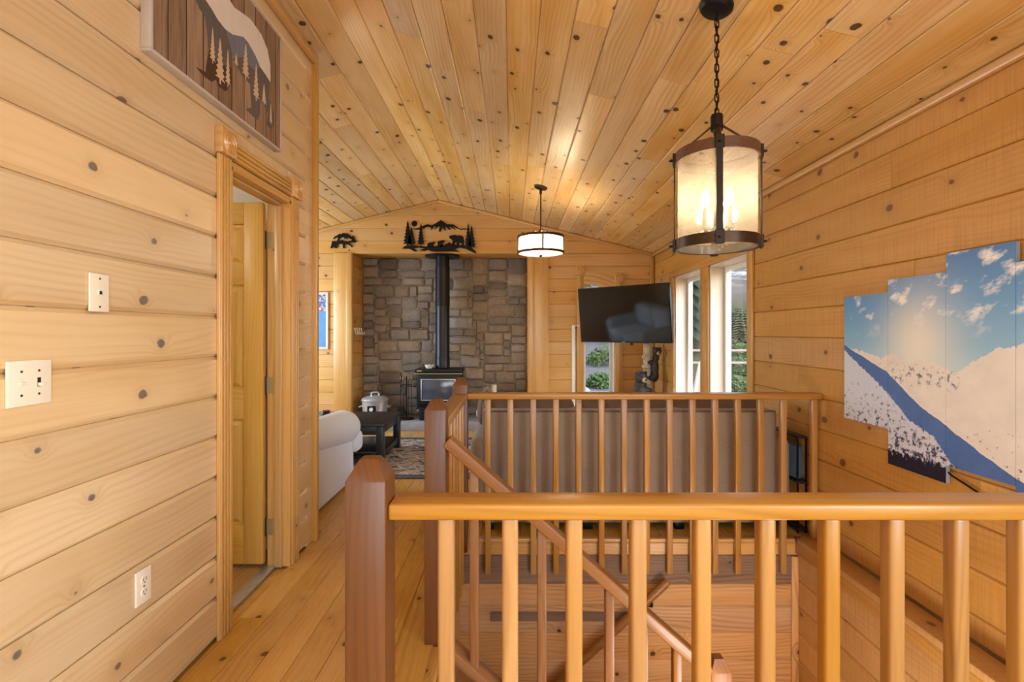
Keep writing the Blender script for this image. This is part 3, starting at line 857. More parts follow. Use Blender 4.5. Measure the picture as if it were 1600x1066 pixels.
RISE, RUN = 0.19, 0.216
st = thing('staircase', (0.0, 1.55, -1.14), 'wooden staircase turning back on itself below the railings', 'stairs')
SX = -0.283
for k in range(1, 6):
    x0 = SX + RUN * (k - 1); z = -RISE * k
    bar('tread', (x0 + RUN / 2, WELL_Y0 + 0.06, z - 0.018), (x0 + RUN / 2, 1.985, z - 0.018), RUN + 0.02, 0.036, M['floor'], st, bev=0.008)
    bar('riser', (x0 + 0.004, WELL_Y0 + 0.06, z + 0.075), (x0 + 0.004, 1.985, z + 0.075), 0.018, RISE - 0.036, M['well'], st)
xl_ = SX + RUN * 5
MB().box(xl_, WELL_X1, WELL_Y0 + 0.01, WELL_Y1 - 0.02, -1.18, -1.14, 0.006).build('landing', M['floor'], st)
bar('riser', (xl_ + 0.012, WELL_Y0 + 0.06, -1.065), (xl_ + 0.012, 1.985, -1.065), 0.018, 0.15, M['well'], st)
for k in range(1, 6):
    x1 = xl_ - RUN * (k - 1); z = -1.14 - RISE * k
    bar('tread', (x1 - RUN / 2, 2.13, z - 0.018), (x1 - RUN / 2, WELL_Y1 - 0.03, z - 0.018), RUN + 0.02, 0.036, M['floor'], st, bev=0.008)
    bar('riser', (x1 - 0.004, 2.13, z + 0.075), (x1 - 0.004, WELL_Y1 - 0.03, z + 0.075), 0.018, RISE - 0.036, M['well'], st)
SLP = 0.88
def hz(x): return 0.859 - SLP * (x + 0.26)
bar('stringer', (-0.20, 2.005, -0.17 - SLP * 0.07), (0.80, 2.005, -0.17 - SLP * 1.07), 0.035, 0.22, M['well_rail'], st, bev=0.004)
bar('stringer', (0.78, 2.10, -1.28), (-0.20, 2.10, -1.28 - SLP * 0.98), 0.035, 0.24, M['well_rail'], st, bev=0.004)

wd_ = bpy.data.lights.new('stairwell_fill', 'POINT'); wd_.energy = 34; wd_.color = (0.95, 0.93, 0.90); wd_.shadow_soft_size = 0.2  # unseen light added in mid-air to brighten the stairwell
wo_ = bpy.data.objects.new('stairwell_fill', wd_); wo_.location = (1.1, 1.35, -0.45); COL.objects.link(wo_)

# ------------------------------------------------------------------ railings
def newel(name, xc, yc, parent, z0=0.0, notch=None, top=1.012, mat=None):
    w = 0.0445; sh = top - 0.045; f = 0.019
    o = Vector((xc, yc, z0)); L = top - z0; S = sh - z0
    mb = MB()
    lv = [(0.0, w), (S, w), (L, f)]
    rows = []
    for h, q in lv:
        rows.append([mb.bm.verts.new((h, a * q, b * q)) for a, b in ((-1, -1), (1, -1), (1, 1), (-1, 1))])
    for i in range(2):
        for k in range(4):
            mb.bm.faces.new((rows[i][k], rows[i][(k + 1) % 4], rows[i + 1][(k + 1) % 4], rows[i + 1][k]))
    mb.bm.faces.new(rows[0][::-1]); mb.bm.faces.new(rows[2])
    if notch:
        a0, a1, b0, b1, dz = notch
        mb.box(-dz, 0.0, a0, a1, b0, b1)
    ed = [e for e in mb.bm.edges if abs(e.verts[0].co.x - e.verts[1].co.x) > 0.1]
    bmesh.ops.bevel(mb.bm, geom=ed, offset=0.005, segments=2, profile=0.5, affect='EDGES')
    ob = mb.build(name, mat or M['newel'], None, ang=30)
    # local X up, local Y = world x, local Z = world y
    Mx = Matrix(((0, 1, 0), (0, 0, 1), (1, 0, 0))).to_4x4()
    Mx.translation = o
    ob.parent = parent
    ob.matrix_basis = Matrix.Translation(parent.location).inverted() @ Mx
    return ob
BW = 0.036; RT = 0.917; RTH = 0.036
# front railing
fr_ = thing('front_railing', (-0.315, 1.10, 0.0), 'honey pine railing with a dark newel post across the head of the stairs', 'railing')
newel('newel_post', -0.315, 1.10, fr_)
bar('handrail', (-0.2705, 1.113, RT - RTH / 2), (XR - 0.001, 1.113, RT - RTH / 2), 0.089, RTH, M['rail'], fr_, bev=0.007, seg=3)
for i in range(14):
    x = -0.147 + 0.1427 * i
    bar('baluster', (x, 1.104, -0.20), (x, 1.104, RT - RTH), BW, BW, M['rail'], fr_, up=(0, 1, 0), bev=0.008, seg=3)
# guard around the far part of the well
gr = thing('guard_railing', (-0.315, 3.06, 0.0), 'honey pine guard railing with two newel posts behind the stairwell', 'railing')
newel('newel_post', -0.318, 2.08, gr, notch=(-0.006, 0.0445, -0.0445, 0.0445, 0.055))
newel('newel_post', -0.318, 3.055, gr, notch=(-0.006, 0.0445, -0.0445, 0.03, 0.055))
bar('handrail', (-0.315, 2.1245, RT - RTH / 2), (-0.315, 3.0105, RT - RTH / 2), 0.089, RTH, M['rail'], gr, bev=0.007, seg=3)
bar('handrail', (-0.2735, 3.055, RT - RTH / 2), (XR - 0.001, 3.055, RT - RTH / 2), 0.089, RTH, M['rail'], gr, bev=0.007, seg=3)
for i in range(6):
    y = 2.235 + 0.14 * i
    bar('baluster', (-0.304, y, -0.21), (-0.304, y, RT - RTH), BW, BW, M['rail'], gr, up=(0, 1, 0), bev=0.006)
for i in range(14):
    x = -0.150 + 0.1412 * i
    if x > 1.88: break
    bar('baluster', (x, 3.069, -0.21), (x, 3.069, RT - RTH), BW, BW, M['rail'], gr, up=(0, 1, 0), bev=0.006)
bar('baluster', (1.872, 3.060, 0.017), (1.872, 3.060, RT - RTH), BW, BW, M['rail'], gr, up=(0, 1, 0), bev=0.006)
# sloping stair guard
sg = thing('stair_railing', (0.86, 2.075, -1.14), 'sloping pine stair railing with balusters running down from the middle newel', 'railing')
newel('newel_post', 0.865, 2.075, sg, z0=-1.14, top=-0.072, mat=M['well_rail'])
bar('handrail', (-0.272, 2.065, hz(-0.272) - 0.03), (0.82, 2.065, hz(0.82) - 0.03), 0.07, 0.048, M['well_rail'], sg, bev=0.008, seg=3)
bar('shoe_rail', (-0.272, 2.075, -0.035 - SLP * -0.012), (0.82, 2.075, -0.035 - SLP * 1.08), 0.09, 0.04, M['well_rail'], sg, bev=0.006)
for i in range(7):
    x = -0.158 + 0.1415 * i
    if x > 0.8: break
    bar('baluster', (x, 2.07, -0.035 - SLP * (x + 0.26) - 0.005), (x, 2.07, hz(x) - 0.055), 0.038, 0.038, M['well_rail'], sg, up=(0, 1, 0), bev=0.006)
# wall handrail on the far well wall
wh = thing('wall_handrail', (0.95, 3.03, -0.22), 'short pine handrail on the far stairwell wall with a metal bracket', 'handrail')
p0, p1 = Vector((0.955, 3.02, -0.235)), Vector((-0.25, 3.02, -0.235 - 0.92 * 1.205))
MB().tube([p0, p0.lerp(p1, 0.02), p0.lerp(p1, 0.5), p1], [0.021, 0.026, 0.026, 0.026], 14).build('rail', M['well_rail'], wh)
for f in (0.08, 0.75):
    q = p0.lerp(p1, f)
    MB().tube([(q.x, 3.085, q.z - 0.08), (q.x, 3.06, q.z - 0.085), (q.x, 3.03, q.z - 0.07), (q.x, 3.022, q.z - 0.025)], 0.008, 8).lathe([(0.0, -0.006), (0.024, -0.006), (0.024, 0.0)], (q.x, 3.089, q.z - 0.08), 16, 'y').build('bracket', M['bronze_dark'], wh)

# ------------------------------------------------------------------ wall plates on the hall wall
def plate(name, yc, zc_, w, h, label, cat):
    p = thing(name, (XL, yc, zc_), label, cat)
    MB().box(XL, XL + 0.007, yc - w / 2, yc + w / 2, zc_ - h / 2, zc_ + h / 2, 0.003, 3).build('cover_plate', M['ivory'], p)
    return p
def screw(p, y, z):
    MB().lathe([(0.0, 0.0085), (0.0025, 0.0083), (0.0034, 0.007)], (XL, y, z), 10, 'x').build('screw', M['slot'], p)
p = plate('phone_jack', 1.470, 1.409, 0.070, 0.114, 'ivory wall plate with a single phone jack beside a knot', 'wall plate')
MB().box(XL + 0.006, XL + 0.0095, 1.470 - 0.007, 1.470 + 0.007, 1.409 - 0.008, 1.409 + 0.008, 0.001).build('jack_frame', M['ivory'], p)
MB().prism([(-0.005, -0.005), (0.005, -0.005), (0.005, 0.003), (0.002, 0.006), (-0.002, 0.006), (-0.005, 0.003)], (XL + 0.0095, 1.470, 1.409), (0, 1, 0), (0, 0, 1), (1, 0, 0), 0.0006).build('jack_socket', M['slot'], p)
screw(p, 1.470, 1.409 + 0.042); screw(p, 1.470, 1.409 - 0.042)
p = plate('light_switch', 1.258, 1.162, 0.117, 0.116, 'ivory double wall plate with a fan slider and a toggle switch', 'light switch')
for q, y in enumerate((1.258 - 0.023, 1.258 + 0.023)):
    MB().box(XL + 0.006, XL + 0.0075, y - 0.005, y + 0.005, 1.162 - 0.012, 1.162 + 0.012, 0.0005, 1).build('switch_slot', M['slot'] if q else M['ivory'], p)
    if q: MB().box(XL + 0.006, XL + 0.020, y - 0.004, y + 0.004, 1.162 - 0.010, 1.162 - 0.001, 0.0015).build('toggle', M['ivory'], p)
    else: MB().box(XL + 0.006, XL + 0.013, y - 0.009, y + 0.009, 1.162 - 0.003, 1.162 + 0.004, 0.0015).build('slider', M['ivory'], p)
    screw(p, y, 1.162 + 0.030); screw(p, y, 1.162 - 0.030)
p = plate('power_outlet', 1.646, 0.444, 0.070, 0.114, 'white duplex power outlet low on the hall wall', 'outlet')
for dz in (0.020, -0.020):
    f = MB().lathe([(0.0, 0.0095), (0.014, 0.0095), (0.016, 0.007)], (XL, 1.646, 0.444 + dz), 20, 'x').build('receptacle', M['ivory'], p)
    for dy in (-0.006, 0.006):
        MB().box(XL + 0.009, XL + 0.010, 1.646 + dy - 0.0012, 1.646 + dy + 0.0012, 0.444 + dz - 0.001, 0.444 + dz + 0.008).build('slot', M['slot'], f)
    MB().lathe([(0.0, 0.010), (0.0025, 0.010), (0.0025, 0.009)], (XL, 1.646, 0.444 + dz - 0.007), 10, 'x').build('slot', M['slot'], f)
screw(p, 1.646, 0.444)

# ------------------------------------------------------------------ bear canvas above the door
def canvas_planks():
    t = NT('printed_barn_planks'); v, X, Y, Z = t.coords()
    s = t.math('MULTIPLY', t.math('SUBTRACT', Y, 1.624), 1 / 0.098)
    cell = t.math('FLOOR', s); fr = t.math('FRACT', s)
    wn_ = t.n('ShaderNodeTexWhiteNoise', noise_dimensions='1D'); t.put(wn_.inputs['W'], cell)
    rn = wn_.outputs['Value']
    base = t.ramp(rn, [(0, lin(132, 106, 84)), (0.4, lin(164, 134, 106)), (0.7, lin(146, 118, 94)), (1, lin(180, 152, 124))])
    gr_ = t.noise(t.vec(t.math('MULTIPLY', Y, 90), t.math('MULTIPLY_ADD', Z, 4.0, t.math('MULTIPLY', rn, 40))), 1, 3, 0.6)
    col = t.mix(t.math('MULTIPLY', t.math('SUBTRACT', gr_, 0.4), 2.0, clamp=True), base, lin(84, 58, 42))
    edge = t.math('LESS_THAN', t.math('MINIMUM', fr, t.math('SUBTRACT', 1.0, fr)), 0.025)
    col = t.mix(edge, col, lin(40, 26, 18))
    t.pbr(col, 0.7, spec=0.2); return t.m
def printed(name, rgb, rgb2, sx=60, sz=8):
    t = NT(name); v, X, Y, Z = t.coords()
    n = t.noise(t.vec(t.math('MULTIPLY', X, sx), t.math('MULTIPLY', Y, sx), t.math('MULTIPLY', Z, sz)), 1, 3)
    t.pbr(t.mix(n, lin(*rgb), lin(*rgb2)), 0.7, spec=0.2); return t.m
PY0, PY1, PZ0, PZ1, PX = 1.638, 2.567, 2.229, 2.829, -1.200
pic = thing('bear_picture', (XL, (PY0 + PY1) / 2, PZ0), 'framed print of a white bear on brown planks above the doorway', 'picture')
MB().box(XL + 0.001, PX - 0.002, PY0 + 0.01, PY1 - 0.01, PZ0 + 0.01, PZ1 - 0.01).build('print', canvas_planks(), pic, smooth=False)
M['silver'] = plain('brushed_silver_frame', (196, 186, 178), 0.45, 0.15, var=0.03)
mb = MB()
fwid = 0.012
mb.box(XL, PX, PY0, PY1, PZ0, PZ0 + fwid, 0.002); mb.box(XL, PX, PY0, PY1, PZ1 - fwid, PZ1, 0.002)
mb.box(XL, PX, PY0, PY0 + fwid, PZ0 + fwid, PZ1 - fwid, 0.002); mb.box(XL, PX, PY1 - fwid, PY1, PZ0 + fwid, PZ1 - fwid, 0.002)
mb.build('frame', M['silver'], pic)
SH = {
 'white': [(0.334, 0.44), (0.295, 0.366), (0.334, 0.356), (0.374, 0.34), (0.427, 0.333), (0.482, 0.344), (0.565, 0.384), (0.603, 0.383), (0.668, 0.359), (0.709, 0.332), (0.767, 0.319), (0.812, 0.309), (0.809, 0.393), (0.782, 0.452), (0.724, 0.49), (0.628, 0.502), (0.553, 0.484), (0.494, 0.468), (0.443, 0.48), (0.40, 0.49)],
 'blue': [(0.427, 0.333), (0.482, 0.344), (0.565, 0.384), (0.603, 0.383), (0.668, 0.359), (0.709, 0.332), (0.668, 0.288), (0.603, 0.281), (0.553, 0.287), (0.482, 0.254), (0.459, 0.292)],
 'dark': [(0.20, 0.352), (0.235, 0.326), (0.258, 0.307), (0.29, 0.299), (0.304, 0.254), (0.314, 0.183), (0.374, 0.162), (0.471, 0.183), (0.482, 0.234), (0.471, 0.273), (0.459, 0.305), (0.427, 0.333), (0.374, 0.34), (0.334, 0.356), (0.295, 0.366), (0.334, 0.44), (0.27, 0.455), (0.19, 0.43), (0.13, 0.38), (0.11, 0.34), (0.16, 0.345)],
 'legs': [(0.235, 0.072), (0.295, 0.084), (0.304, 0.136), (0.319, 0.186), (0.374, 0.168), (0.471, 0.19), (0.471, 0.125), (0.432, 0.074), (0.374, 0.07), (0.364, 0.09), (0.334, 0.065), (0.276, 0.062)],
 'rear': [(0.482, 0.241), (0.553, 0.207), (0.622, 0.202), (0.635, 0.098), (0.584, 0.071), (0.642, 0.066), (0.689, 0.065), (0.709, 0.103), (0.716, 0.178), (0.796, 0.142), (0.774, 0.08), (0.827, 0.076), (0.855, 0.137), (0.835, 0.181), (0.796, 0.216), (0.809, 0.296), (0.767, 0.319), (0.709, 0.325), (0.668, 0.288), (0.603, 0.281), (0.553, 0.287)]}
M['pr_white'] = printed('print_snow_white', (214, 204, 192), (228, 220, 208), 20, 20)
M['pr_blue'] = printed('print_slate_blue', (104, 108, 118), (128, 130, 138))
M['pr_dark'] = printed('print_charcoal', (88, 80, 78), (116, 106, 100))
M['pr_leg'] = printed('print_dark_brown', (72, 52, 40), (88, 66, 50))
M['pr_cream'] = printed('print_cream', (196, 168, 132), (214, 190, 156))
for kk, mm, lift in (('dark', 'pr_dark', 0.0), ('legs', 'pr_leg', 0.0002), ('rear', 'pr_dark', 0.0003), ('blue', 'pr_blue', 0.0006), ('white', 'pr_white', 0.0008)):
    MB().prism(SH[kk], (PX - 0.0022, PY0, PZ0), (0, 1, 0), (0, 0, 1), (1, 0, 0), 0.0008 + lift).build('bear_' + kk, M[mm], pic, smooth=False)
def fir(xc, base, top, w, tiers=6, jag=0.35):
    """outline of a stylised fir in the u-v plane"""
    Lp, Rp = [], []
    H = top - base
    for i in range(tiers):
        f = i / tiers
        ww = w / 2 * (1 - f * 0.92)
        z = base + H * (0.12 + 0.88 * f)
        Lp += [(xc - ww, z - H * 0.02), (xc - ww * (1 - jag) * 0.7, z + H * 0.045)]
        Rp += [(xc + ww, z - H * 0.02), (xc + ww * (1 - jag) * 0.7, z + H * 0.045)]
    tr = w * 0.06
    return [(xc - tr, base), (xc - tr, base + H * 0.11)] + Lp + [(xc, top)] + Rp[::-1] + [(xc + tr, base + H * 0.11), (xc + tr, base)]
for q, (a, b, tp, w) in enumerate(((0.339, 0.142, 0.287, 0.04), (0.390, 0.085, 0.273, 0.07), (0.445, 0.100, 0.259, 0.04), (0.584, 0.205, 0.366, 0.065), (0.675, 0.150, 0.324, 0.06), (0.748, 0.165, 0.267, 0.05), (0.508, 0.225, 0.28, 0.03), (0.815, 0.10, 0.2, 0.03))):
    MB().prism(fir(a, b, tp, w, 7, 0.3), (PX - 0.0022, PY0, PZ0), (0, 1, 0), (0, 0, 1), (1, 0, 0), 0.0020).build('printed_fir', M['pr_cream'], pic, smooth=False)

# ------------------------------------------------------------------ black metal art on the far wall
def S(pts, ox, oy, k): return [((p[0] - ox) * k, (oy - p[1]) * k) for p in pts]
art = thing('metal_forest_art', (-0.98, YF, 2.58), 'black metal cutout of bears, firs and mountains above the fireplace', 'wall art')
k1 = 1.0 / (11.43 * 117.0)
AO = (-0.98, YF - 0.012, 2.576)
def cut(name, pts): return MB().prism(S(pts, 800, 420, k1), AO, (1, 0, 0), (0, 0, 1), (0, -1, 0), 0.004).build(name, M['black'], art, smooth=False)
cut('ground', [(145, 640), (200, 590), (330, 570), (440, 590), (560, 600), (700, 600), (900, 570), (1000, 520), (1030, 560), (1100, 570), (1240, 575), (1400, 630), (1475, 700), (1465, 725), (1380, 690), (1280, 640), (1180, 620), (1090, 650), (1200, 700), (1100, 690), (1000, 690), (860, 690), (760, 695), (680, 690), (610, 660), (540, 685), (460, 655), (560, 640), (450, 620), (360, 630), (430, 685), (370, 690), (280, 640)])
cut('mountain', [(340, 290), (430, 270), (600, 200), (680, 225), (740, 190), (845, 125), (950, 200), (1060, 205), (1180, 285), (1300, 280), (1300, 296), (1190, 300), (1100, 262), (1040, 245), (1110, 295), (1090, 297), (990, 240), (1015, 305), (1000, 305), (920, 240), (930, 320), (915, 320), (870, 255), (830, 350), (805, 320), (820, 250), (800, 240), (730, 295), (745, 245), (720, 240), (670, 315), (665, 270), (650, 255), (590, 250), (520, 282), (430, 300)])
cut('bear', [(985, 440), (1000, 410), (1050, 395), (1100, 390), (1130, 405), (1200, 400), (1245, 430), (1255, 500), (1250, 585), (1215, 585), (1210, 540), (1180, 530), (1150, 585), (1120, 580), (1125, 525), (1090, 530), (1085, 580), (1030, 585), (1050, 520), (1040, 480), (1010, 460)])
cut('cub', [(600, 610), (600, 550), (640, 525), (690, 525), (710, 508), (745, 530), (735, 550), (710, 550), (715, 610)])
cut('cub', [(785, 610), (785, 510), (850, 490), (890, 485), (915, 520), (880, 540), (870, 610), (830, 610), (820, 560), (800, 610)])
MB().prism([(math.cos(a) * 0.038, math.sin(a) * 0.038) for a in [2 * math.pi * i / 24 for i in range(24)]], (AO[0] + (368 - 800) * k1, AO[1], AO[2] + (420 - 190) * k1), (1, 0, 0), (0, 0, 1), (0, -1, 0), 0.004).build('sun', M['black'], art, smooth=False)
for xc, b_, t_, w_ in ((250, 600, 130, 180), (315, 600, 250, 190), (485, 605, 180, 150), (1330, 640, 170, 140), (1390, 660, 220, 170)):
    poly = fir(xc, -b_, -t_, w_, 7, 0.25)
    MB().prism([((p_[0] - 800) * k1, (420 + p_[1]) * k1) for p_ in poly], AO, (1, 0, 0), (0, 0, 1), (0, -1, 0), 0.0045).build('fir', M['black'], art, smooth=False)
MB().box(AO[0] - 0.25, AO[0] - 0.24, YF - 0.013, YF, AO[2] - 0.2, AO[2] - 0.19).build('standoff', M['black'], art)
art2 = thing('metal_bear_art', (-2.25, YF, 2.52), 'small black metal walking bear left of the fireplace head', 'wall art')
k2 = 1.0 / (21.33 * 117.0)
BO = (-2.25, YF - 0.012, 2.52)
def cut2(name, pts): return MB().prism(S(pts, 780, 440, k2), BO, (1, 0, 0), (0, 0, 1), (0, -1, 0), 0.004).build(name, M['black'], art2, smooth=False)
cut2('ridge', [(425, 385), (480, 310), (560, 270), (640, 215), (700, 235), (760, 190), (880, 200), (960, 230), (1040, 300), (1070, 300), (1110, 275), (1150, 340), (1190, 430), (1225, 460), (1200, 490), (1140, 515), (1060, 480), (1050, 380), (1000, 390), (975, 340), (945, 345), (900, 410), (870, 345), (825, 390), (790, 330), (740, 330), (700, 350), (640, 380), (590, 325), (540, 345), (480, 385)])
cut2('body', [(340, 690), (380, 560), (410, 430), (450, 475), (500, 445), (540, 480), (580, 420), (600, 340), (630, 340), (650, 460), (700, 430), (750, 410), (800, 460), (830, 475), (860, 450), (900, 480), (960, 455), (1060, 440), (1100, 500), (980, 505), (1060, 590), (1105, 640), (1060, 670), (1000, 605), (900, 560), (835, 560), (825, 660), (880, 690), (765, 698), (755, 560), (620, 545), (580, 640), (592, 692), (490, 692), (465, 640), (430, 692)])
MB().box(BO[0], BO[0] + 0.01, YF - 0.013, YF, BO[2] - 0.03, BO[2] - 0.02).build('standoff', M['black'], art2)
MB().box(-2.185, -2.17, YF - 0.006, YF, 2.385, 2.4, 0.003).build('magnet', M['black'], art2)

# ------------------------------------------------------------------ framed map at the far left
def map_mat():
    t = NT('printed_lake_map'); v, X, Y, Z = t.coords()
    n = t.noise(v, 22, 5, 0.6)
    col = t.mix(n, lin(72, 122, 172), lin(100, 152, 196))
    n2 = t.noise(v, 34, 3)
    top_ = t.mix(t.math('GREATER_THAN', n2, 0.52), lin(70, 96, 150), lin(176, 170, 176))
    col = t.mix(t.math('GREATER_THAN', Z, 1.575), col, top_)
    dx = t.math('ADD', X, 2.565); dz = t.math('SUBTRACT', Z, 1.61)
    rr_ = t.math('ADD', t.math('MULTIPLY', dx, dx), t.math('MULTIPLY', dz, dz))
    col = t.mix(t.math('LESS_THAN', rr_, 0.0009), col, lin(196, 84, 60))
    col = t.mix(t.math('LESS_THAN', rr_, 0.00022), col, lin(244, 240, 236))
    t.pbr(col, 0.35); return t.m
mp = thing('framed_map', (-2.63, YF, 1.07), 'blue printed map in a pale wooden frame beside the fireplace casing', 'picture')
MB().box(-2.79, -2.475, YF - 0.012, YF - 0.001, 1.09, 1.81).build('print', map_mat(), mp, smooth=False)
mb = MB()
mb.box(-2.82, -2.452, YF - 0.022, YF, 1.068, 1.098, 0.004); mb.box(-2.82, -2.452, YF - 0.022, YF, 1.80, 1.83, 0.004)
mb.box(-2.82, -2.79, YF - 0.022, YF, 1.098, 1.80, 0.004); mb.box(-2.482, -2.452, YF - 0.022, YF, 1.098, 1.80, 0.004)
mb.build('frame', M['pale'], mp)

# hook strip on the niche cheek
hk = thing('hook_strip', (NX0, 6.80, 1.33), 'row of four small white hooks on the fireplace niche cheek', 'hooks')
MB().box(NX0, NX0 + 0.008, 6.62, 6.98, 1.335, 1.355, 0.002).build('backplate', M['white_plastic'], hk)
for i in range(4):
    y = 6.66 + 0.09 * i
    MB().tube([(NX0 + 0.006, y, 1.36), (NX0 + 0.012, y, 1.32), (NX0 + 0.02, y, 1.275), (NX0 + 0.045, y, 1.268), (NX0 + 0.06, y, 1.295)], 0.008, 8).build('hook', M['white_plastic'], hk)

# ------------------------------------------------------------------ lantern pendant over the stairwell
LXc, LYc = 0.829, 1.995
lz = zc(LXc)
ln = thing('lantern_pendant', (LXc, LYc, lz), 'cylindrical seeded glass lantern on a chain over the stairwell, lit', 'pendant lamp')
rotc = Matrix.Rotation(math.atan(SL), 4, 'Y')
mb = MB(); mb.lathe([(0.0, -0.034), (0.02, -0.033), (0.055, -0.026), (0.066, -0.014), (0.066, 0.0)], (0, 0, 0), 32)
mb.bm.transform(Matrix.Translation((LXc, LYc, lz)) @ rotc)
mb.build('canopy', M['black'], ln)
# chain
zt, zb_ = lz - 0.03, 2.165
nl = 14; ll = (zt - zb_) / nl
ch = None
for i in range(nl):
    zc0 = zt - ll * (i + 0.5)
    h = ll * 0.5 + 0.0035; w = 0.0085
    pts = []
    for q in range(16):
        a = 2 * math.pi * q / 16
        cx = w * math.cos(a); cz = (h - w) * (1 if math.sin(a) >= 0 else -1) + w * math.sin(a)
        pts.append((LXc + (cx if i % 2 else cx * 0.15), LYc + (cx if i % 2 == 0 else cx * 0.15), zc0 + cz))
    MB().tube(pts, 0.0026, 6, True).build('chain_link', M['black'], ln)
MB().tube([(LXc + 0.004 * math.sin(q * 1.3), LYc + 0.004 * math.cos(q * 1.7), zt - (zt - zb_) * q / 24) for q in range(25)], 0.0022, 6).build('cord', M['black'], ln)
hub = MB().lathe([(0.0, 2.172), (0.022, 2.172), (0.024, 2.165), (0.024, 2.11), (0.02, 2.105), (0.0, 2.105)], (LXc, LYc, 0), 24).build('hub', M['bronze_dark'], ln)
RZ1, RZ0, RR = 2.005, 1.650, 0.160
for z in (RZ1, RZ0):
    MB().lathe([(RR - 0.007, z - 0.021), (RR, z - 0.021), (RR, z + 0.021), (RR - 0.007, z + 0.021), (RR - 0.007, z - 0.021)], (LXc, LYc, 0), 48).build('ring', M['bronze'] if z == RZ0 else M['ringwood'], ln)
MB().lathe([(0.150, 1.632), (0.150, 2.018)], (LXc, LYc, 0), 48).build('glass_shade', M['seeded'], ln)
a_off = R(-109)
for q in range(4):
    a = a_off + q * math.pi / 2
    cx, sx_ = math.cos(a), math.sin(a)
    rotm = Matrix.Translation((LXc, LYc, 0)) @ Matrix.Rotation(a, 4, 'Z')
    sp = MB().box(RR + 0.0, RR + 0.005, -0.012, 0.012, RZ0 - 0.028, RZ1 + 0.024, 0.001, 1, mat=rotm).build('strap', M['bronze_dark'], ln)
    for z in (RZ1, RZ0):
        MB().box(RR - 0.002, RR + 0.010, -0.017, 0.017, z - 0.026, z + 0.026, 0.002, 1, mat=rotm).build('bracket', M['bronze_dark'], sp)
        MB().cyl(rotm @ Vector((RR + 0.008, 0, z)), rotm @ Vector((RR + 0.024, 0, z)), 0.006, 0.004, 10).build('bolt', M['bronze_dark'], sp)
    MB().box(0, 1, -0.009, 0.009, -0.002, 0.002, 0, mat=Matrix.Translation((LXc, LYc, 0)) @ Matrix.Rotation(a, 4, 'Z') @ Matrix(((RR - 0.026, 0, 0, 0.022), (0, 1, 0, 0), (RZ1 + 0.015 - 2.125, 0, 1, 2.125), (0, 0, 0, 1)))).build('arm', M['bronze'], ln)
MB().lathe([(0.0, 2.105), (0.012, 2.10), (0.008, 1.9), (0.012, 1.72), (0.028, 1.70), (0.028, 1.69), (0.0, 1.685)], (LXc, LYc, 0), 16).build('stem', M['bronze_dark'], ln)
for q in range(4):
    a = R(25) + q * math.pi / 2
    bx_, by_ = LXc + 0.062 * math.cos(a), LYc + 0.062 * math.sin(a)
    MB().tube([(LXc, LYc, 1.70), (LXc + 0.03 * math.cos(a), LYc + 0.03 * math.sin(a), 1.685), (bx_, by_, 1.695), (bx_, by_, 1.71)], 0.005, 8).build('candle_arm', M['bronze_dark'], ln)
    cn = MB().lathe([(0.0, 1.70), (0.018, 1.703), (0.018, 1.712), (0.0105, 1.714), (0.0105, 1.79), (0.0, 1.79)], (bx_, by_, 0), 14).build('candle_sleeve', M['ivory'], ln)
    MB().lathe([(0.006, 1.79), (0.014, 1.808), (0.0165, 1.822), (0.012, 1.84), (0.005, 1.856), (0.0, 1.862)], (bx_, by_, 0), 14).build('bulb', M['bulb'], cn)

# ------------------------------------------------------------------ drum pendant in the living room
DXc, DYc = 0.288, 4.935
dz_ = zc(DXc)
dr = thing('drum_pendant', (DXc, DYc, dz_), 'flat white drum pendant with bronze rings in front of the fireplace wall, lit', 'pendant lamp')
mb = MB(); mb.lathe([(0.0, -0.03), (0.03, -0.028), (0.062, -0.018), (0.07, 0.0)], (0, 0, 0), 28)
mb.bm.transform(Matrix.Translation((DXc, DYc, dz_)) @ rotc); mb.build('canopy', M['bronze'], dr)
MB().lathe([(0.0, dz_ - 0.02), (0.014, dz_ - 0.03), (0.014, dz_ - 0.07), (0.0065, dz_ - 0.08), (0.0065, 2.33), (0.016, 2.32), (0.02, 2.29), (0.014, 2.27), (0.0, 2.27)], (DXc, DYc, 0), 14).build('rod', M['bronze'], dr)
for z in (2.245, 2.09):
    MB().lathe([(0.222, z - 0.012), (0.236, z - 0.012), (0.236, z + 0.012), (0.222, z + 0.012), (0.222, z - 0.012)], (DXc, DYc, 0), 44).build('ring', M['bronze'], dr)
MB().lathe([(0.222, 2.09), (0.222, 2.245)], (DXc, DYc, 0), 44).build('glass_shade', M['frosted'], dr)
MB().lathe([(0.0, 2.068), (0.12, 2.072), (0.222, 2.086)], (DXc, DYc, 0), 44).build('diffuser', M['frosted'], dr)
MB().lathe([(0.0, 2.045), (0.012, 2.05), (0.02, 2.062), (0.02, 2.068), (0.0, 2.07)], (DXc, DYc, 0), 16).build('finial', M['bronze'], dr)
for q in range(4):
    a = R(-88) + q * math.pi / 2
    c_, s_ = math.cos(a), math.sin(a)
    MB().box(0.224, 0.234, -0.009, 0.009, 2.09, 2.245, 0.002, 1, mat=Matrix.Translation((DXc, DYc, 0)) @ Matrix.Rotation(a, 4, 'Z')).build('strap', M['bronze'], dr)
    MB().tube([(DXc + c_ * r_, DYc + s_ * r_, z_) for r_, z_ in ((0.012, 2.30), (0.05, 2.315), (0.09, 2.285), (0.14, 2.275), (0.18, 2.29), (0.215, 2.262))], 0.007, 8).build('scroll_arm', M['bronze'], dr)
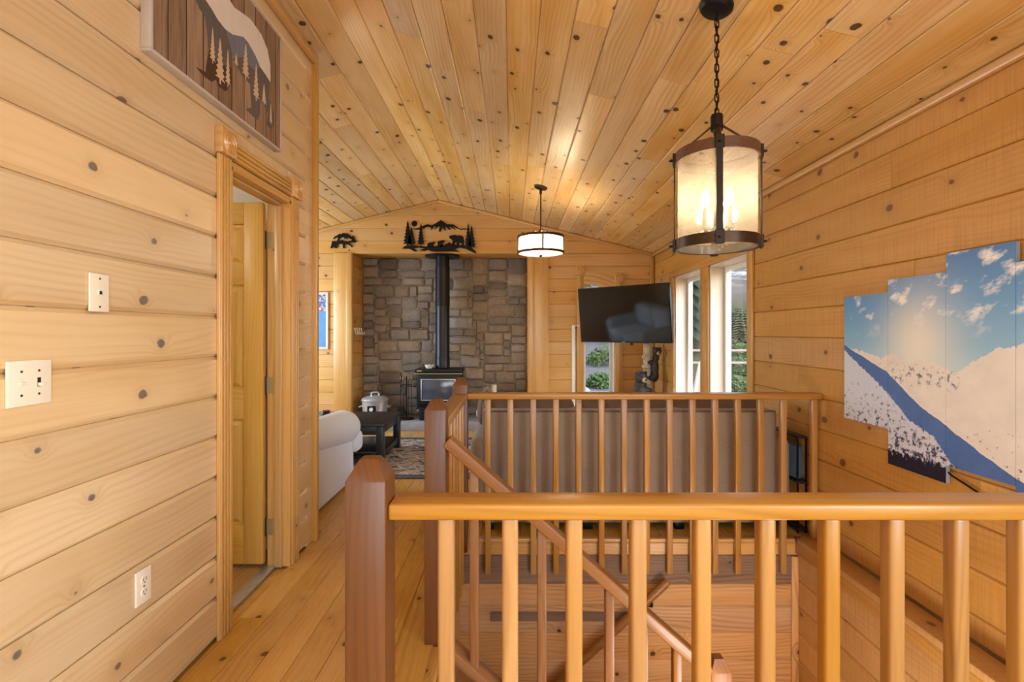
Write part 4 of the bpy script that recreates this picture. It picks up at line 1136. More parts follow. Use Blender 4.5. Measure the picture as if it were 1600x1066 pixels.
for q in range(3):
    a = R(-70) + q * 2 * math.pi / 3
    bx_, by_ = DXc + 0.10 * math.cos(a), DYc + 0.10 * math.sin(a)
    MB().cyl((bx_, by_, 2.21), (bx_, by_, 2.245), 0.016, n=12).build('socket', M['bronze'], dr)
    MB().lathe([(0.0, 2.12), (0.016, 2.125), (0.026, 2.145), (0.024, 2.17), (0.013, 2.21)], (bx_, by_, 0), 16).build('bulb', M['bulb2'], dr)

# ------------------------------------------------------------------ television on its wall arm
pL, pR = Vector((0.82, 5.847, 0)), Vector((1.66, 5.106, 0))
tvc = (pL + pR) / 2; tw = (pR - pL).length
ux = (pR - pL).normalized(); nrm = Vector((ux.y, -ux.x, 0)); 
if nrm.y > 0: nrm = -nrm
tv = thing('television', (tvc.x, tvc.y, 1.176), 'large flat black television angled out from the corner by the windows', 'television')
MT = Matrix((ux, -nrm, Vector((0, 0, 1)))).transposed().to_4x4(); MT.translation = Vector((tvc.x, tvc.y, 1.18)); MT = MT @ Matrix.Rotation(R(7), 4, 'X')
def tvbox(name, x0, x1, y0, y1, z0, z1, mat, bev=0.0):
    return MB().box(x0, x1, y0, y1, z0, z1, bev, 2, mat=MT).build(name, mat, tv)
M['screen'] = NT('tv_screen'); _t = M['screen']; _t.pbr((0.004, 0.005, 0.006, 1), 0.06, spec=1.0); M['screen'] = _t.m
TH = 0.63
tvbox('housing', -tw / 2, tw / 2, 0.002, 0.045, 0, TH, M['black'], 0.004)
tvbox('rear_bulge', -tw * 0.36, tw * 0.36, 0.045, 0.075, 0.06, TH * 0.6, M['black'], 0.008)
tvbox('screen', -tw / 2 + 0.008, tw / 2 - 0.008, -0.001, 0.003, 0.014, TH - 0.008, M['screen'])
tvbox('bezel_strip', -tw / 2, tw / 2, -0.003, 0.004, 0.0, 0.013, M['bronze_dark'])
tvbox('logo_badge', -0.02, 0.02, -0.004, -0.002, 0.003, 0.009, M['steel'])
back = MT @ Vector((0, 0.075, 0.33))
elbow = Vector((1.66, 6.1, back.z)); wallp = Vector((1.62, YF - 0.03, back.z))
bar('mount_arm', back, elbow, 0.03, 0.05, M['black'], tv, bev=0.003)
bar('mount_arm', elbow, wallp, 0.03, 0.05, M['black'], tv, bev=0.003)
MB().box(1.54, 1.70, YF - 0.03, YF, 1.38, 1.64, 0.003).build('mount_plate', M['black'], tv)
# white cable trunking on the far wall
rc = thing('cable_trunking', (0.825, YF, 0.2), 'white plastic cable trunking on the pine wall left of the narrow window', 'cable cover')
MB().box(0.80, 0.845, YF - 0.02, YF, 0.05, 1.39, 0.003).build('trunking', M['white_plastic'], rc)
MB().box(0.84, 0.90, YF - 0.026, YF - 0.001, 1.378, 1.39, 0.002).build('trunking_end', M['white_plastic'], rc)

# ------------------------------------------------------------------ carved bears on a tree trunk
bs = thing('bear_carving', (1.66, 6.15, 0.0), 'carved statue of two dark bears climbing a pale tree trunk below the television', 'statue')
t_ = NT('peeled_trunk'); v_, *_r = t_.coords(); n_ = t_.noise(v_, 16, 4); t_.pbr(t_.mix(n_, lin(120, 96, 74), lin(222, 204, 172)), 0.7); M['trunk_pale'] = t_.m
M['bearfur'] = plain('carved_dark_bear', (52, 46, 44), 0.55, var=0.35, scale=40)
M['snout'] = plain('carved_tan_snout', (186, 160, 116), 0.6)
tx, ty = 1.70, 6.15
mb = MB()
mb.tube([(tx - 0.02, ty, 0.0), (tx - 0.01, ty, 0.1), (tx, ty, 0.5), (tx - 0.01, ty + 0.01, 0.85), (tx - 0.015, ty, 1.15)], [0.11, 0.085, 0.06, 0.048, 0.045], 16)
mb.tube([(tx - 0.02, ty - 0.02, 0.96), (tx - 0.06, ty - 0.05, 0.985), (tx - 0.075, ty - 0.06, 1.0)], [0.03, 0.03, 0.027], 10)
mb.tube([(tx - 0.02, ty - 0.02, 0.86), (tx - 0.06, ty - 0.04, 0.875), (tx - 0.085, ty - 0.05, 0.87)], [0.03, 0.025, 0.02], 10)
mb.lathe([(0.0, 0.0), (0.19, 0.0), (0.19, 0.05), (0.17, 0.06), (0.0, 0.06)], (tx - 0.05, ty, 0), 20)
mb.build('trunk', M['trunk_pale'], bs)
def carved_bear(parts, head, hr, face):
    mb = MB()
    for c_, r_, s_ in parts: mb.sphere(c_, r_, 3, s_)
    mb.sphere(head, hr, 3)
    head = Vector(head); face = Vector(face).normalized()
    side = face.cross(Vector((0, 0, 1))).normalized()
    for sgn in (-1, 1):
        mb.sphere(head + side * hr * 0.72 * sgn + Vector((0, 0, hr * 0.72)), hr * 0.36, 2)
    o = mb.build('bear', M['bearfur'], bs)
    md = o.modifiers.new('fuse', 'REMESH'); md.mode = 'VOXEL'; md.voxel_size = 0.009; md.use_smooth_shade = True
    sm = o.modifiers.new('smooth', 'SMOOTH'); sm.iterations = 3
    MB().sphere(head + face * hr * 0.85 - Vector((0, 0, hr * 0.22)), hr * 0.42, 3).build('snout', M['snout'], o)
    MB().sphere(head + face * hr * 1.24 - Vector((0, 0, hr * 0.12)), hr * 0.15, 2).build('nose', M['black'], o)
    for sgn in (-1, 1):
        MB().sphere(head + face * hr * 0.86 + side * hr * 0.38 * sgn + Vector((0, 0, hr * 0.30)), hr * 0.12, 2).build('eye', M['black'], o)
carved_bear([((1.585, 6.10, 0.50), 0.115, (0.85, 0.9, 1.35)), ((1.585, 6.10, 0.30), 0.13, (0.9, 0.95, 1.2)), ((1.66, 6.06, 0.58), 0.045, (1.6, 0.9, 0.9)), ((1.63, 6.04, 0.20), 0.06, (1.2, 1.1, 1.2)), ((1.54, 6.04, 0.16), 0.07, (0.9, 1.3, 1.2)), ((1.59, 6.10, 0.64), 0.075, (1, 1, 1))], (1.592, 6.07, 0.735), 0.078, (0.35, -1, -0.1))
carved_bear([((1.775, 6.13, 0.86), 0.062, (0.8, 0.9, 1.9)), ((1.77, 6.13, 0.76), 0.066, (0.85, 0.9, 1.3)), ((1.73, 6.11, 0.92), 0.03, (1.8, 1, 1)), ((1.735, 6.11, 0.73), 0.034, (1.6, 1, 1.1)), ((1.785, 6.12, 0.98), 0.045, (1, 1, 1.2))], (1.795, 6.10, 1.055), 0.056, (0.1, -1, -0.1))

# ------------------------------------------------------------------ wood stove, pipe and fireside things
sv = thing('wood_stove', (-0.975, 6.70, 0.12), 'black wood burning stove with a glass door on the hearth', 'stove')
SX0, SX1, SY0, SY1 = -1.29, -0.66, 6.52, 6.90
MB().box(SX0 + 0.02, SX1 - 0.02, SY0 + 0.02, SY1, 0.30, 0.78, 0.012).build('firebox', M['cast'], sv)
MB().box(SX0, SX1, SY0 - 0.015, SY1 + 0.01, 0.765, 0.805, 0.008).build('top_plate', M['cast'], sv)
MB().box(SX0 - 0.003, SX1 + 0.003, SY0 - 0.02, SY0 - 0.012, 0.742, 0.752, 0.002).build('trim_strip', M['brass'], sv)
MB().box(SX0 + 0.035, SX0 + 0.10, SY0 - 0.018, SY0 - 0.013, 0.775, 0.792, 0.001).build('nameplate', M['brass'], sv)
dd_ = MB().box(SX0 + 0.035, SX1 - 0.035, SY0 - 0.012, SY0 + 0.022, 0.335, 0.735, 0.010).build('stove_door', M['cast'], sv)
M['stoveglass'] = NT('stove_glass'); _t = M['stoveglass']; _v, *_r = _t.coords(); _n = _t.noise(_v, 5, 3)
_t.pbr(_t.mix(_n, lin(30, 32, 40), lin(92, 98, 116)), 0.15, spec=0.8); M['stoveglass'] = _t.m
MB().box(SX0 + 0.10, SX1 - 0.10, SY0 - 0.016, SY0 - 0.010, 0.405, 0.665, 0.004).build('glass', M['stoveglass'], dd_)
mb = MB()
gx0, gx1, gz0, gz1 = SX0 + 0.085, SX1 - 0.085, 0.392, 0.678
for a in ((gx0, gx0 + 0.014, gz0, gz1), (gx1 - 0.014, gx1, gz0, gz1), (gx0 + 0.014, gx1 - 0.014, gz0, gz0 + 0.012), (gx0 + 0.014, gx1 - 0.014, gz1 - 0.012, gz1)):
    mb.box(a[0], a[1], SY0 - 0.022, SY0 - 0.012, a[2], a[3], 0.002)
mb.build('glass_frame', M['steel'], dd_)
MB().tube([(SX1 - 0.06, SY0 - 0.012, 0.53), (SX1 - 0.06, SY0 - 0.05, 0.53), (SX1 - 0.06, SY0 - 0.055, 0.47)], 0.008, 8).build('handle', M['steel'], dd_)
MB().box(SX0 + 0.03, SX1 - 0.03, SY0 - 0.07, SY0 + 0.02, 0.285, 0.305, 0.005).build('ash_lip', M['cast'], sv)
MB().cyl((SX0 + 0.055, SY0 - 0.075, 0.275), (SX0 + 0.055, SY0 - 0.04, 0.275), 0.012, n=12).build('air_knob', M['steel'], sv)
for x0 in (SX0 + 0.06, SX1 - 0.14):
    MB().box(x0, x0 + 0.08, SY0 + 0.03, SY1 - 0.03, 0.12, 0.30, 0.006).build('leg', M['cast'], sv)
M['pipe'] = plain('black_stove_pipe', (44, 44, 48), 0.36, 0.7, var=0.08)
sp_ = thing('stove_pipe', (-0.955, 6.78, 0.805), 'tall black stove pipe rising to a round ceiling collar', 'stove pipe')
px_, py_ = -0.955, 6.78
for z0, z1, r_ in ((0.806, 0.96, 0.100), (0.955, 1.66, 0.096), (1.655, 2.20, 0.0985), (2.12, NZ - 0.02, 0.094)):
    MB().lathe([(r_, z0), (r_ + 0.002, z0 + 0.006), (r_, z0 + 0.012), (r_, z1)], (px_, py_, 0), 36).build('pipe_section', M['pipe'], sp_)
MB().lathe([(0.10, NZ - 0.022), (0.235, NZ - 0.020), (0.24, NZ - 0.014), (0.24, NZ - 0.002), (0.10, NZ - 0.002)], (px_, py_, 0), 44).build('ceiling_collar', M['black'], sp_)
# small white dish on the stove
ds = thing('stove_top_dish', (-1.12, 6.66, 0.806), 'small white scalloped dish on top of the black stove', 'dish')
mb = MB(); mb.lathe([(0.0, 0.808), (0.035, 0.808), (0.052, 0.835), (0.058, 0.852), (0.052, 0.850), (0.045, 0.835), (0.03, 0.816), (0.0, 0.815)], (-1.12, 6.66, 0), 24)
for v in mb.bm.verts:
    if v.co.z > 0.83:
        a = math.atan2(v.co.y - 6.66, v.co.x + 1.12); v.co.z += 0.008 * math.sin(a * 5)
mb.build('bowl', M['white_plastic'], ds)
MB().sphere((-1.12, 6.66, 0.843), 0.02, 2, (1.6, 1, 0.8)).build('soap_bar', M['ivory'], ds)
# fireside tool set
ft = thing('fire_tool_set', (-1.425, 6.66, 0.12), 'black iron fireplace tool set standing left of the stove', 'fireplace tools')
MB().lathe([(0.0, 0.12), (0.095, 0.12), (0.1, 0.128), (0.09, 0.14), (0.02, 0.15), (0.0, 0.15)], (-1.425, 6.66, 0), 24).build('base', M['cast'], ft)
MB().cyl((-1.425, 6.66, 0.14), (-1.425, 6.66, 0.70), 0.008, n=10).build('post', M['cast'], ft)
MB().tube([(-1.50, 6.66, 0.575), (-1.46, 6.66, 0.59), (-1.425, 6.66, 0.595), (-1.39, 6.66, 0.59), (-1.35, 6.66, 0.575)], 0.007, 8).build('cross_bar', M['cast'], ft)
for i, xo in enumerate((-0.075, -0.04, 0.03, 0.07)):
    x = -1.425 + xo; y = 6.63
    tl = MB().tube([(x, y, 0.66), (x, y, 0.60), (x, y, 0.24)], 0.005, 8).build('tool_rod', M['cast'], ft)
    MB().lathe([(0.0, 0.70), (0.008, 0.695), (0.006, 0.66), (0.0, 0.655)], (x, y, 0), 10).build('tool_handle', M['brass'], tl)
    if i == 0: MB().box(x - 0.045, x + 0.045, y - 0.008, y + 0.012, 0.17, 0.30, 0.004).build('shovel_blade', M['cast'], tl)
    elif i == 1: MB().lathe([(0.0, 0.30), (0.016, 0.295), (0.034, 0.19), (0.0, 0.18)], (x, y + 0.02, 0), 14).build('brush_head', M['cast'], tl)
    else: MB().tube([(x, y, 0.25), (x, y, 0.20), (x + 0.02, y, 0.19)], 0.005, 8).build('poker_hook', M['cast'], tl)
# electric roaster pot
rp = thing('slow_cooker', (-1.84, 6.62, 0.12), 'round brushed steel slow cooker with a domed lid on the hearth', 'slow cooker')
cx_, cy_ = -1.84, 6.62
MB().lathe([(0.0, 0.125), (0.15, 0.125), (0.155, 0.15), (0.165, 0.30), (0.17, 0.372), (0.178, 0.378), (0.178, 0.388), (0.165, 0.390), (0.0, 0.388)], (cx_, cy_, 0), 40).build('pot', M['steel'], rp)
ld_ = MB().lathe([(0.178, 0.390), (0.180, 0.396), (0.165, 0.415), (0.11, 0.438), (0.05, 0.449), (0.0, 0.451)], (cx_, cy_, 0), 40).build('lid', M['steel'], rp)
MB().tube([(cx_ - 0.05, cy_, 0.445), (cx_ - 0.048, cy_, 0.478), (cx_ - 0.03, cy_, 0.49), (cx_ + 0.03, cy_, 0.49), (cx_ + 0.048, cy_, 0.478), (cx_ + 0.05, cy_, 0.445)], 0.010, 8).build('lid_handle', M['steel'], ld_)
pn = MB().box(cx_ - 0.055, cx_ + 0.055, cy_ - 0.178, cy_ - 0.14, 0.245, 0.33, 0.006).build('control_panel', M['black'], rp)
MB().lathe([(0.0, -0.200), (0.022, -0.198), (0.026, -0.178)], (cx_, cy_, 0.285), 20, 'y').build('dial', M['white_plastic'], pn)
for sgn in (-1, 1):
    MB().tube([(cx_ + sgn * 0.160, cy_ - 0.04, 0.31), (cx_ + sgn * 0.20, cy_ - 0.05, 0.30), (cx_ + sgn * 0.20, cy_ + 0.05, 0.30), (cx_ + sgn * 0.160, cy_ + 0.04, 0.31)], 0.009, 8).build('side_handle', M['steel'], rp)
for a in (45, 135, 225, 315):
    MB().cyl((cx_ + 0.11 * math.cos(R(a)), cy_ + 0.11 * math.sin(R(a)), 0.12), (cx_ + 0.11 * math.cos(R(a)), cy_ + 0.11 * math.sin(R(a)), 0.127), 0.015, n=10).build('foot', M['black'], rp)
# stoneware jar right of the stove, on a stone ledge
jr = thing('candle_jar', (-0.25, 6.78, 0.12), 'tall pale candle lantern on the hearth right of the stove', 'candle')
MB().lathe([(0.0, 0.12), (0.06, 0.12), (0.062, 0.14), (0.05, 0.16), (0.015, 0.20), (0.012, 0.40), (0.05, 0.44), (0.055, 0.455), (0.0, 0.455)], (-0.25, 6.78, 0), 20).build('stand', M['bronze_dark'], jr)
MB().lathe([(0.0, 0.456), (0.038, 0.456), (0.040, 0.50), (0.040, 0.57), (0.036, 0.575), (0.0, 0.572)], (-0.25, 6.78, 0), 20).build('wax', M['ivory'], jr)

# ------------------------------------------------------------------ rug
def rug_mat():
    t = NT('patchwork_rug'); v, X, Y, Z = t.coords()
    rx = t.math('ADD', t.math('MULTIPLY', X, 0.88), t.math('MULTIPLY', Y, 0.48))
    ry = t.math('SUBTRACT', t.math('MULTIPLY', Y, 0.88), t.math('MULTIPLY', X, 0.48))
    br = t.n('ShaderNodeTexBrick'); t.put(br.inputs['Vector'], t.vec(rx, ry)); br.inputs['Scale'].default_value = 4.2
    br.inputs['Mortar Size'].default_value = 0.03; br.inputs['Brick Width'].default_value = 1.1; br.inputs['Row Height'].default_value = 0.55
    br.inputs['Color1'].default_value = lin(70, 66, 68); br.inputs['Color2'].default_value = lin(112, 120, 128); br.inputs['Mortar'].default_value = lin(206, 192, 172)
    n = t.noise(v, 6.5, 4, 0.6, 0.8)
    pal = t.ramp(n, [(0.0, lin(46, 44, 48)), (0.38, lin(70, 66, 70)), (0.44, lin(196, 182, 164)), (0.52, lin(222, 210, 194)), (0.57, lin(134, 94, 74)), (0.61, lin(112, 124, 134)), (1.0, lin(60, 58, 60))], 'CONSTANT')
    col = t.mix(0.5, br.outputs['Color'], pal)
    ed = t.math('MAXIMUM', t.math('LESS_THAN', Y, 4.44), t.math('GREATER_THAN', Y, 5.90))
    col = t.mix(ed, col, t.mix(n, lin(66, 66, 72), lin(104, 106, 112)))
    t.pbr(col, 0.95, normal=t.bump(t.noise(v, 300, 2), 0.3, 0.004), spec=0.1); return t.m
rg = MB().box(-2.55, -0.05, 4.34, 6.02, 0.0, 0.012, 0.004).build('rug', rug_mat())
tag(rg, 'dark patchwork lodge rug on the living room floor', 'rug')

# ------------------------------------------------------------------ black coffee table
ct = thing('coffee_table', (-1.8, 5.15, 0.012), 'black wooden coffee table with a lower shelf standing on the rug', 'coffee table')
TX0, TX1, TY0, TY1 = -2.36, -1.24, 4.77, 5.55
bar('table_top', (TX0, (TY0 + TY1) / 2, 0.39), (TX1, (TY0 + TY1) / 2, 0.39), TY1 - TY0, 0.025, M['blackwood'], ct, bev=0.004)
for x in (TX0 + 0.045, TX1 - 0.045):
    for y in (TY0 + 0.045, TY1 - 0.045):
        bar('leg', (x, y, 0.012), (x, y, 0.378), 0.07, 0.07, M['blackwood'], ct, up=(0, 1, 0), bev=0.003)
    bar('apron', (x, TY0 + 0.08, 0.335), (x, TY1 - 0.08, 0.335), 0.03, 0.085, M['blackwood'], ct, bev=0.003)
    bar('shelf_rail', (x, TY0 + 0.08, 0.085), (x, TY1 - 0.08, 0.085), 0.04, 0.05, M['blackwood'], ct, bev=0.003)
for y in (TY0 + 0.045, TY1 - 0.045):
    bar('apron', (TX0 + 0.08, y, 0.335), (TX1 - 0.08, y, 0.335), 0.03, 0.085, M['blackwood'], ct, bev=0.003)
bar('shelf', (TX0 + 0.02, (TY0 + TY1) / 2, 0.12), (TX1 - 0.02, (TY0 + TY1) / 2, 0.12), TY1 - TY0 - 0.05, 0.02, M['blackwood'], ct, bev=0.003)
ash = thing('glass_candle_dish', (-1.93, 5.12, 0.4025), 'clear glass candle dish with a red top on the coffee table', 'candle dish')
MB().lathe([(0.0, 0.404), (0.06, 0.404), (0.072, 0.43), (0.074, 0.465), (0.068, 0.465), (0.064, 0.432), (0.05, 0.414), (0.0, 0.412)], (-1.93, 5.12, 0), 28).build('dish', M['clear'], ash)
MB().lathe([(0.0, 0.412), (0.036, 0.412), (0.036, 0.472), (0.0, 0.472)], (-1.93, 5.12, 0), 20).build('candle', M['bronze_dark'], ash)
M['redwax'] = plain('red_wax', (120, 40, 30), 0.5)
MB().lathe([(0.0, 0.472), (0.038, 0.472), (0.038, 0.484), (0.0, 0.485)], (-1.93, 5.12, 0), 20).build('candle_top', M['redwax'], ash)

# ------------------------------------------------------------------ white sofa (rolled arm) beyond the hall wall
ws_ = thing('white_sofa', (-2.2, 3.75, 0.0), 'white rolled arm sofa standing past the end of the hall wall', 'sofa')
def soft(name, parent, mat, x0, x1, y0, y1, z0, z1, bev, seg=5, puff=0.0):
    mb = MB(); mb.box(x0, x1, y0, y1, z0, z1, bev, seg)
    if puff:
        bmesh.ops.subdivide_edges(mb.bm, edges=mb.bm.edges[:], cuts=2, use_grid_fill=True)
        cx, cy, cz = (x0 + x1) / 2, (y0 + y1) / 2, (z0 + z1) / 2
        for v in mb.bm.verts:
            fx = 1 - min(1, abs(v.co.x - cx) / (x1 - x0) * 2) ** 2; fy = 1 - min(1, abs(v.co.y - cy) / (y1 - y0) * 2) ** 2; fz = 1 - min(1, abs(v.co.z - cz) / (z1 - z0) * 2) ** 2
            v.co += Vector(((1 if v.co.x > cx else -1) * puff * fy * fz, (1 if v.co.y > cy else -1) * puff * fx * fz, (1 if v.co.z > cz else -1) * puff * fx * fy))
    return mb.build(name, mat, parent, ang=60)
for sgn, xo in ((1, -1.35), (-1, -3.25)):
    x0, x1 = (xo - 0.20, xo) if sgn > 0 else (xo, xo + 0.20)
    am = soft('arm', ws_, M['white_fabric'], x0, x1, 3.36, 4.14, 0.04, 0.52, 0.02, 3)
    cx = (xo - 0.075) if sgn > 0 else xo + 0.075
    mb = MB()
    prof = [(0.0, 3.34), (0.085, 3.34), (0.105, 3.36), (0.115, 3.42), (0.135, 3.9), (0.142, 4.15), (0.135, 4.20), (0.11, 4.225), (0.0, 4.23)]
    mb.lathe(prof, (cx, 0, 0.0), 28, 'y')
    for v in mb.bm.verts: v.co.z += 0.56 - 0.08 * (v.co.y - 3.34)
    mb.build('arm_roll', M['white_fabric'], am, ang=60)
    soft('arm_front', ws_, M['white_fabric'], x0 + 0.02, x1 + 0.0, 4.10, 4.22, 0.04, 0.50, 0.03, 4)
soft('base', ws_, M['white_fabric'], -3.08, -1.52, 3.45, 4.20, 0.06, 0.30, 0.03)
for x0, x1 in ((-3.06, -2.31), (-2.29, -1.53)):
    soft('seat_cushion', ws_, M['white_fabric'], x0, x1, 3.60, 4.28, 0.30, 0.46, 0.045, 4)
    soft('back_cushion', ws_, M['white_fabric'], x0, x1, 3.44, 3.68, 0.46, 0.86, 0.07, 4)
soft('back', ws_, M['white_fabric'], -3.06, -1.52, 3.30, 3.48, 0.06, 0.80, 0.05, 4)
soft('cushion_corner', ws_, M['white_fabric'], -1.55, -1.30, 4.16, 4.33, 0.27, 0.45, 0.05, 4)

# ------------------------------------------------------------------ brown sofa against the railing
bsf = thing('brown_sofa', (0.77, 3.6, 0.0), 'long grey-brown upholstered sofa backed against the stair railing', 'sofa')
soft('back', bsf, M['brown_fabric'], -0.195, 1.725, 3.20, 3.40, 0.05, 0.785, 0.022, 3)
MB().tube([(-0.18, 3.205, 0.778), (1.71, 3.205, 0.778)], 0.007, 8).build('piping', M['brown_cushion'], bsf)
cw = (1.74 + 0.19) / 3
for i in range(3):
    x0 = -0.21 + cw * i
    soft('back_cushion', bsf, M['brown_cushion'], x0 + 0.005, x0 + cw - 0.005, 3.30, 3.52, 0.46, 0.862, 0.085, 5)
    soft('seat_cushion', bsf, M['brown_cushion'], max(0.02, x0), min(1.58, x0 + cw - 0.01), 3.45, 4.10, 0.32, 0.47, 0.05, 4)
soft('base', bsf, M['brown_fabric'], -0.02, 1.60, 3.38, 4.06, 0.05, 0.33, 0.02, 3)
for x0, x1 in ((-0.275, 0.0), (1.60, 1.825)):
    soft('arm', bsf, M['brown_fabric'], x0, x1, 3.21, 4.10, 0.05, 0.60, 0.05, 4)
for x in (-0.15, 0.5, 1.1, 1.7):
    for y in (3.26, 4.0):
        MB().box(x - 0.03, x + 0.03, y - 0.03, y + 0.03, 0.0, 0.052, 0.004).build('foot', M['black'], bsf)
pil = thing('throw_pillow', (-0.20, 3.75, 0.60), 'brown piped throw pillow leaning on the left arm of the brown sofa', 'pillow')
mb = MB(); mb.sphere((0, 0, 0), 1.0, 4)
for v in mb.bm.verts:
    c = v.co
    k_ = (abs(c.y) ** 3.5 + abs(c.z) ** 3.5) ** (1 / 3.5)
    rr_ = math.hypot(c.y, c.z)
    s_ = rr_ / k_ if k_ > 1e-6 else 1
    c.y *= s_ * 0.20; c.z *= s_ * 0.135; c.x *= 0.055
mb.bm.transform(Matrix.Translation((-0.205, 3.75, 0.738)) @ Matrix.Rotation(R(8), 4, 'Y'))
mb.build('cushion', M['brown_cushion'], pil)
bl = thing('folded_blanket', (-0.22, 3.98, 0.60), 'white folded blanket on the arm of the brown sofa', 'blanket')
soft('blanket', bl, M['white_fabric'], -0.29, -0.10, 3.97, 4.09, 0.602, 0.668, 0.02, 3)
# slim rack squeezed between sofa and wall
mr = thing('magazine_rack', (1.86, 3.3, 0.0), 'slim black rack between the brown sofa and the right wall', 'rack')
for z in (0.02, 0.32, 0.61):
    MB().box(1.834, 1.896, 3.16, 3.5, z, z + 0.015, 0.002).build('shelf', M['blackwood'], mr)
for y in (3.17, 3.49):
    for x in (1.838, 1.892):
        MB().box(x - 0.004, x + 0.004, y - 0.004, y + 0.004, 0.0, 0.62).build('post', M['black'], mr)
bg = soft('drawstring_bag', None, M['blue_fabric'], 1.840, 1.890, 3.19, 3.46, 0.336, 0.56, 0.02, 3)
tag(bg, 'crumpled blue bag on the slim rack by the right wall', 'bag')

# ------------------------------------------------------------------ mountain canvas panels on the right wall
def mountain_mat():
    t = NT('printed_mountain_panorama'); v, X, Y, Z = t.coords()
    s = t.math('SUBTRACT', 2.787, Y)                     # 0 at the far edge
    z = t.math('SUBTRACT', Z, 1.29)
    def curve(pts, lo=-0.8, hi=0.4):
        r_ = t.ramp(t.math('MULTIPLY', s, 1 / 1.3, clamp=True), [(a / 1.3, ((b - lo) / (hi - lo),) * 3) for a, b in pts])
        sc_ = t.n('ShaderNodeSeparateColor'); t.put(sc_.inputs[0], r_)
        return t.math('MULTIPLY_ADD', sc_.outputs[0], hi - lo, lo)
    sv_ = t.vec(s, z)
    nb = t.noise(sv_, 9, 5, 0.6); nf = t.noise(sv_, 38, 4, 0.65)
    cl = t.noise(t.vec(t.math('MULTIPLY_ADD', z, -4.0, t.math('MULTIPLY', s, 7.0)), t.math('MULTIPLY', z, 9.0)), 1.0, 5, 0.6)
    skyf = t.math('MULTIPLY', t.math('ADD', z, 0.2), 1.8, clamp=True)
    sky = t.ramp(skyf, [(0.0, lin(190, 214, 226)), (0.25, lin(140, 188, 222)), (0.6, lin(104, 158, 212)), (1.0, lin(72, 122, 188))])
    ds_ = t.math('SUBTRACT', s, 0.50); dz2 = t.math('ADD', z, 0.05)
    gl = t.math('MULTIPLY', t.math('ADD', t.math('MULTIPLY', ds_, ds_), t.math('MULTIPLY', t.math('MULTIPLY', dz2, dz2), 0.7)), -26.0)
    sky = t.mix(t.math('MULTIPLY', t.math('POWER', 2.718, gl), 0.85), sky, lin(246, 238, 222))
    cm = t.math('MULTIPLY', t.math('MULTIPLY', t.math('SUBTRACT', cl, 0.53), 9.0, clamp=True), t.math('MULTIPLY', t.math('ADD', z, 0.03), 8.0, clamp=True))
    sky = t.mix(cm, sky, lin(244, 242, 242))
    # distant range
    far = t.math('ADD', curve([(0, -0.08), (0.2, -0.11), (0.28, -0.13), (0.36, -0.10), (0.45, -0.145), (0.55, -0.125), (0.64, -0.15), (0.70, -0.17), (0.87, -0.065), (0.96, -0.05), (1.1, 0.0), (1.3, 0.03)]), t.math('MULTIPLY', t.math('SUBTRACT', nf, 0.5), 0.05))
    snow = t.mix(t.math('MULTIPLY', nb, 1.0), lin(214, 206, 200), lin(244, 238, 228))
    rk = t.math('MULTIPLY', t.math('MULTIPLY', t.math('SUBTRACT', nf, 0.53), 9.0, clamp=True), t.math('MULTIPLY', t.math('SUBTRACT', 0.06, t.math('ABSOLUTE', t.math('ADD', z, 0.20))), 30.0, clamp=True))
    rk = t.math('MULTIPLY', rk, t.math('LESS_THAN', s, 0.72))
    fcol = t.mix(rk, snow, lin(104, 112, 138))
    lowr = t.math('MULTIPLY', t.math('MULTIPLY', t.math('SUBTRACT', nf, 0.60), 12.0, clamp=True), t.math('LESS_THAN', z, -0.38))
    fcol = t.mix(lowr, fcol, lin(96, 98, 112))
    col = t.mix(t.math('LESS_THAN', z, far), sky, fcol)
    # shadowed slope
    l1 = t.math('ADD', curve([(0, -0.07), (0.314, -0.196), (0.517, -0.336), (0.826, -0.49), (0.956, -0.545), (1.1, -0.6), (1.3, -0.68)]), t.math('MULTIPLY', t.math('SUBTRACT', nb, 0.5), 0.03))
    col = t.mix(t.math('LESS_THAN', z, l1), col, t.mix(nb, lin(58, 92, 158), lin(96, 128, 188)))
    l2 = t.math('ADD', curve([(0, -0.10), (0.157, -0.195), (0.314, -0.296), (0.454, -0.412), (0.593, -0.463), (0.676, -0.554), (0.9, -0.68), (1.3, -0.79)]), t.math('MULTIPLY', t.math('SUBTRACT', nf, 0.5), 0.05))
    rock2 = t.math('MULTIPLY', t.math('SUBTRACT', nf, t.math('MULTIPLY_ADD', z, 0.5, 0.74)), 9.0, clamp=True)
    col = t.mix(t.math('LESS_THAN', z, l2), col, t.mix(rock2, lin(206, 212, 228), lin(58, 62, 88)))
    tn = t.noise(t.vec(t.math('MULTIPLY', s, 70.0), t.math('MULTIPLY', z, 22.0)), 1.0, 3)
    tz = t.math('MULTIPLY', t.math('SUBTRACT', -0.49, z), 8.0, clamp=True)
    trm = t.math('MULTIPLY', t.math('LESS_THAN', z, l2), t.math('GREATER_THAN', t.math('MULTIPLY', tz, t.math('ADD', tn, 0.25)), 0.55))
    col = t.mix(trm, col, lin(28, 28, 50))
    t.pbr(col, 0.35, spec=0.35); return t.m
M['mountain'] = mountain_mat()
M['canvas_side'] = plain('canvas_edge', (150, 160, 190), 0.6)
panels = [(2.463, 2.787, 0.81, 1.49, 'far-end short canvas of the mountain panorama, snowy slope at its foot'),
          (2.134, 2.463, 0.637, 1.553, 'mountain panorama canvas with dark firs along its lowest edge'),
          (1.838, 2.134, 0.716, 1.632, 'tallest-set mountain panorama canvas with drifting clouds at the top'),
          (1.530, 1.838, 0.637, 1.553, 'mountain panorama canvas beyond the tallest-set one, blue sky edge')]
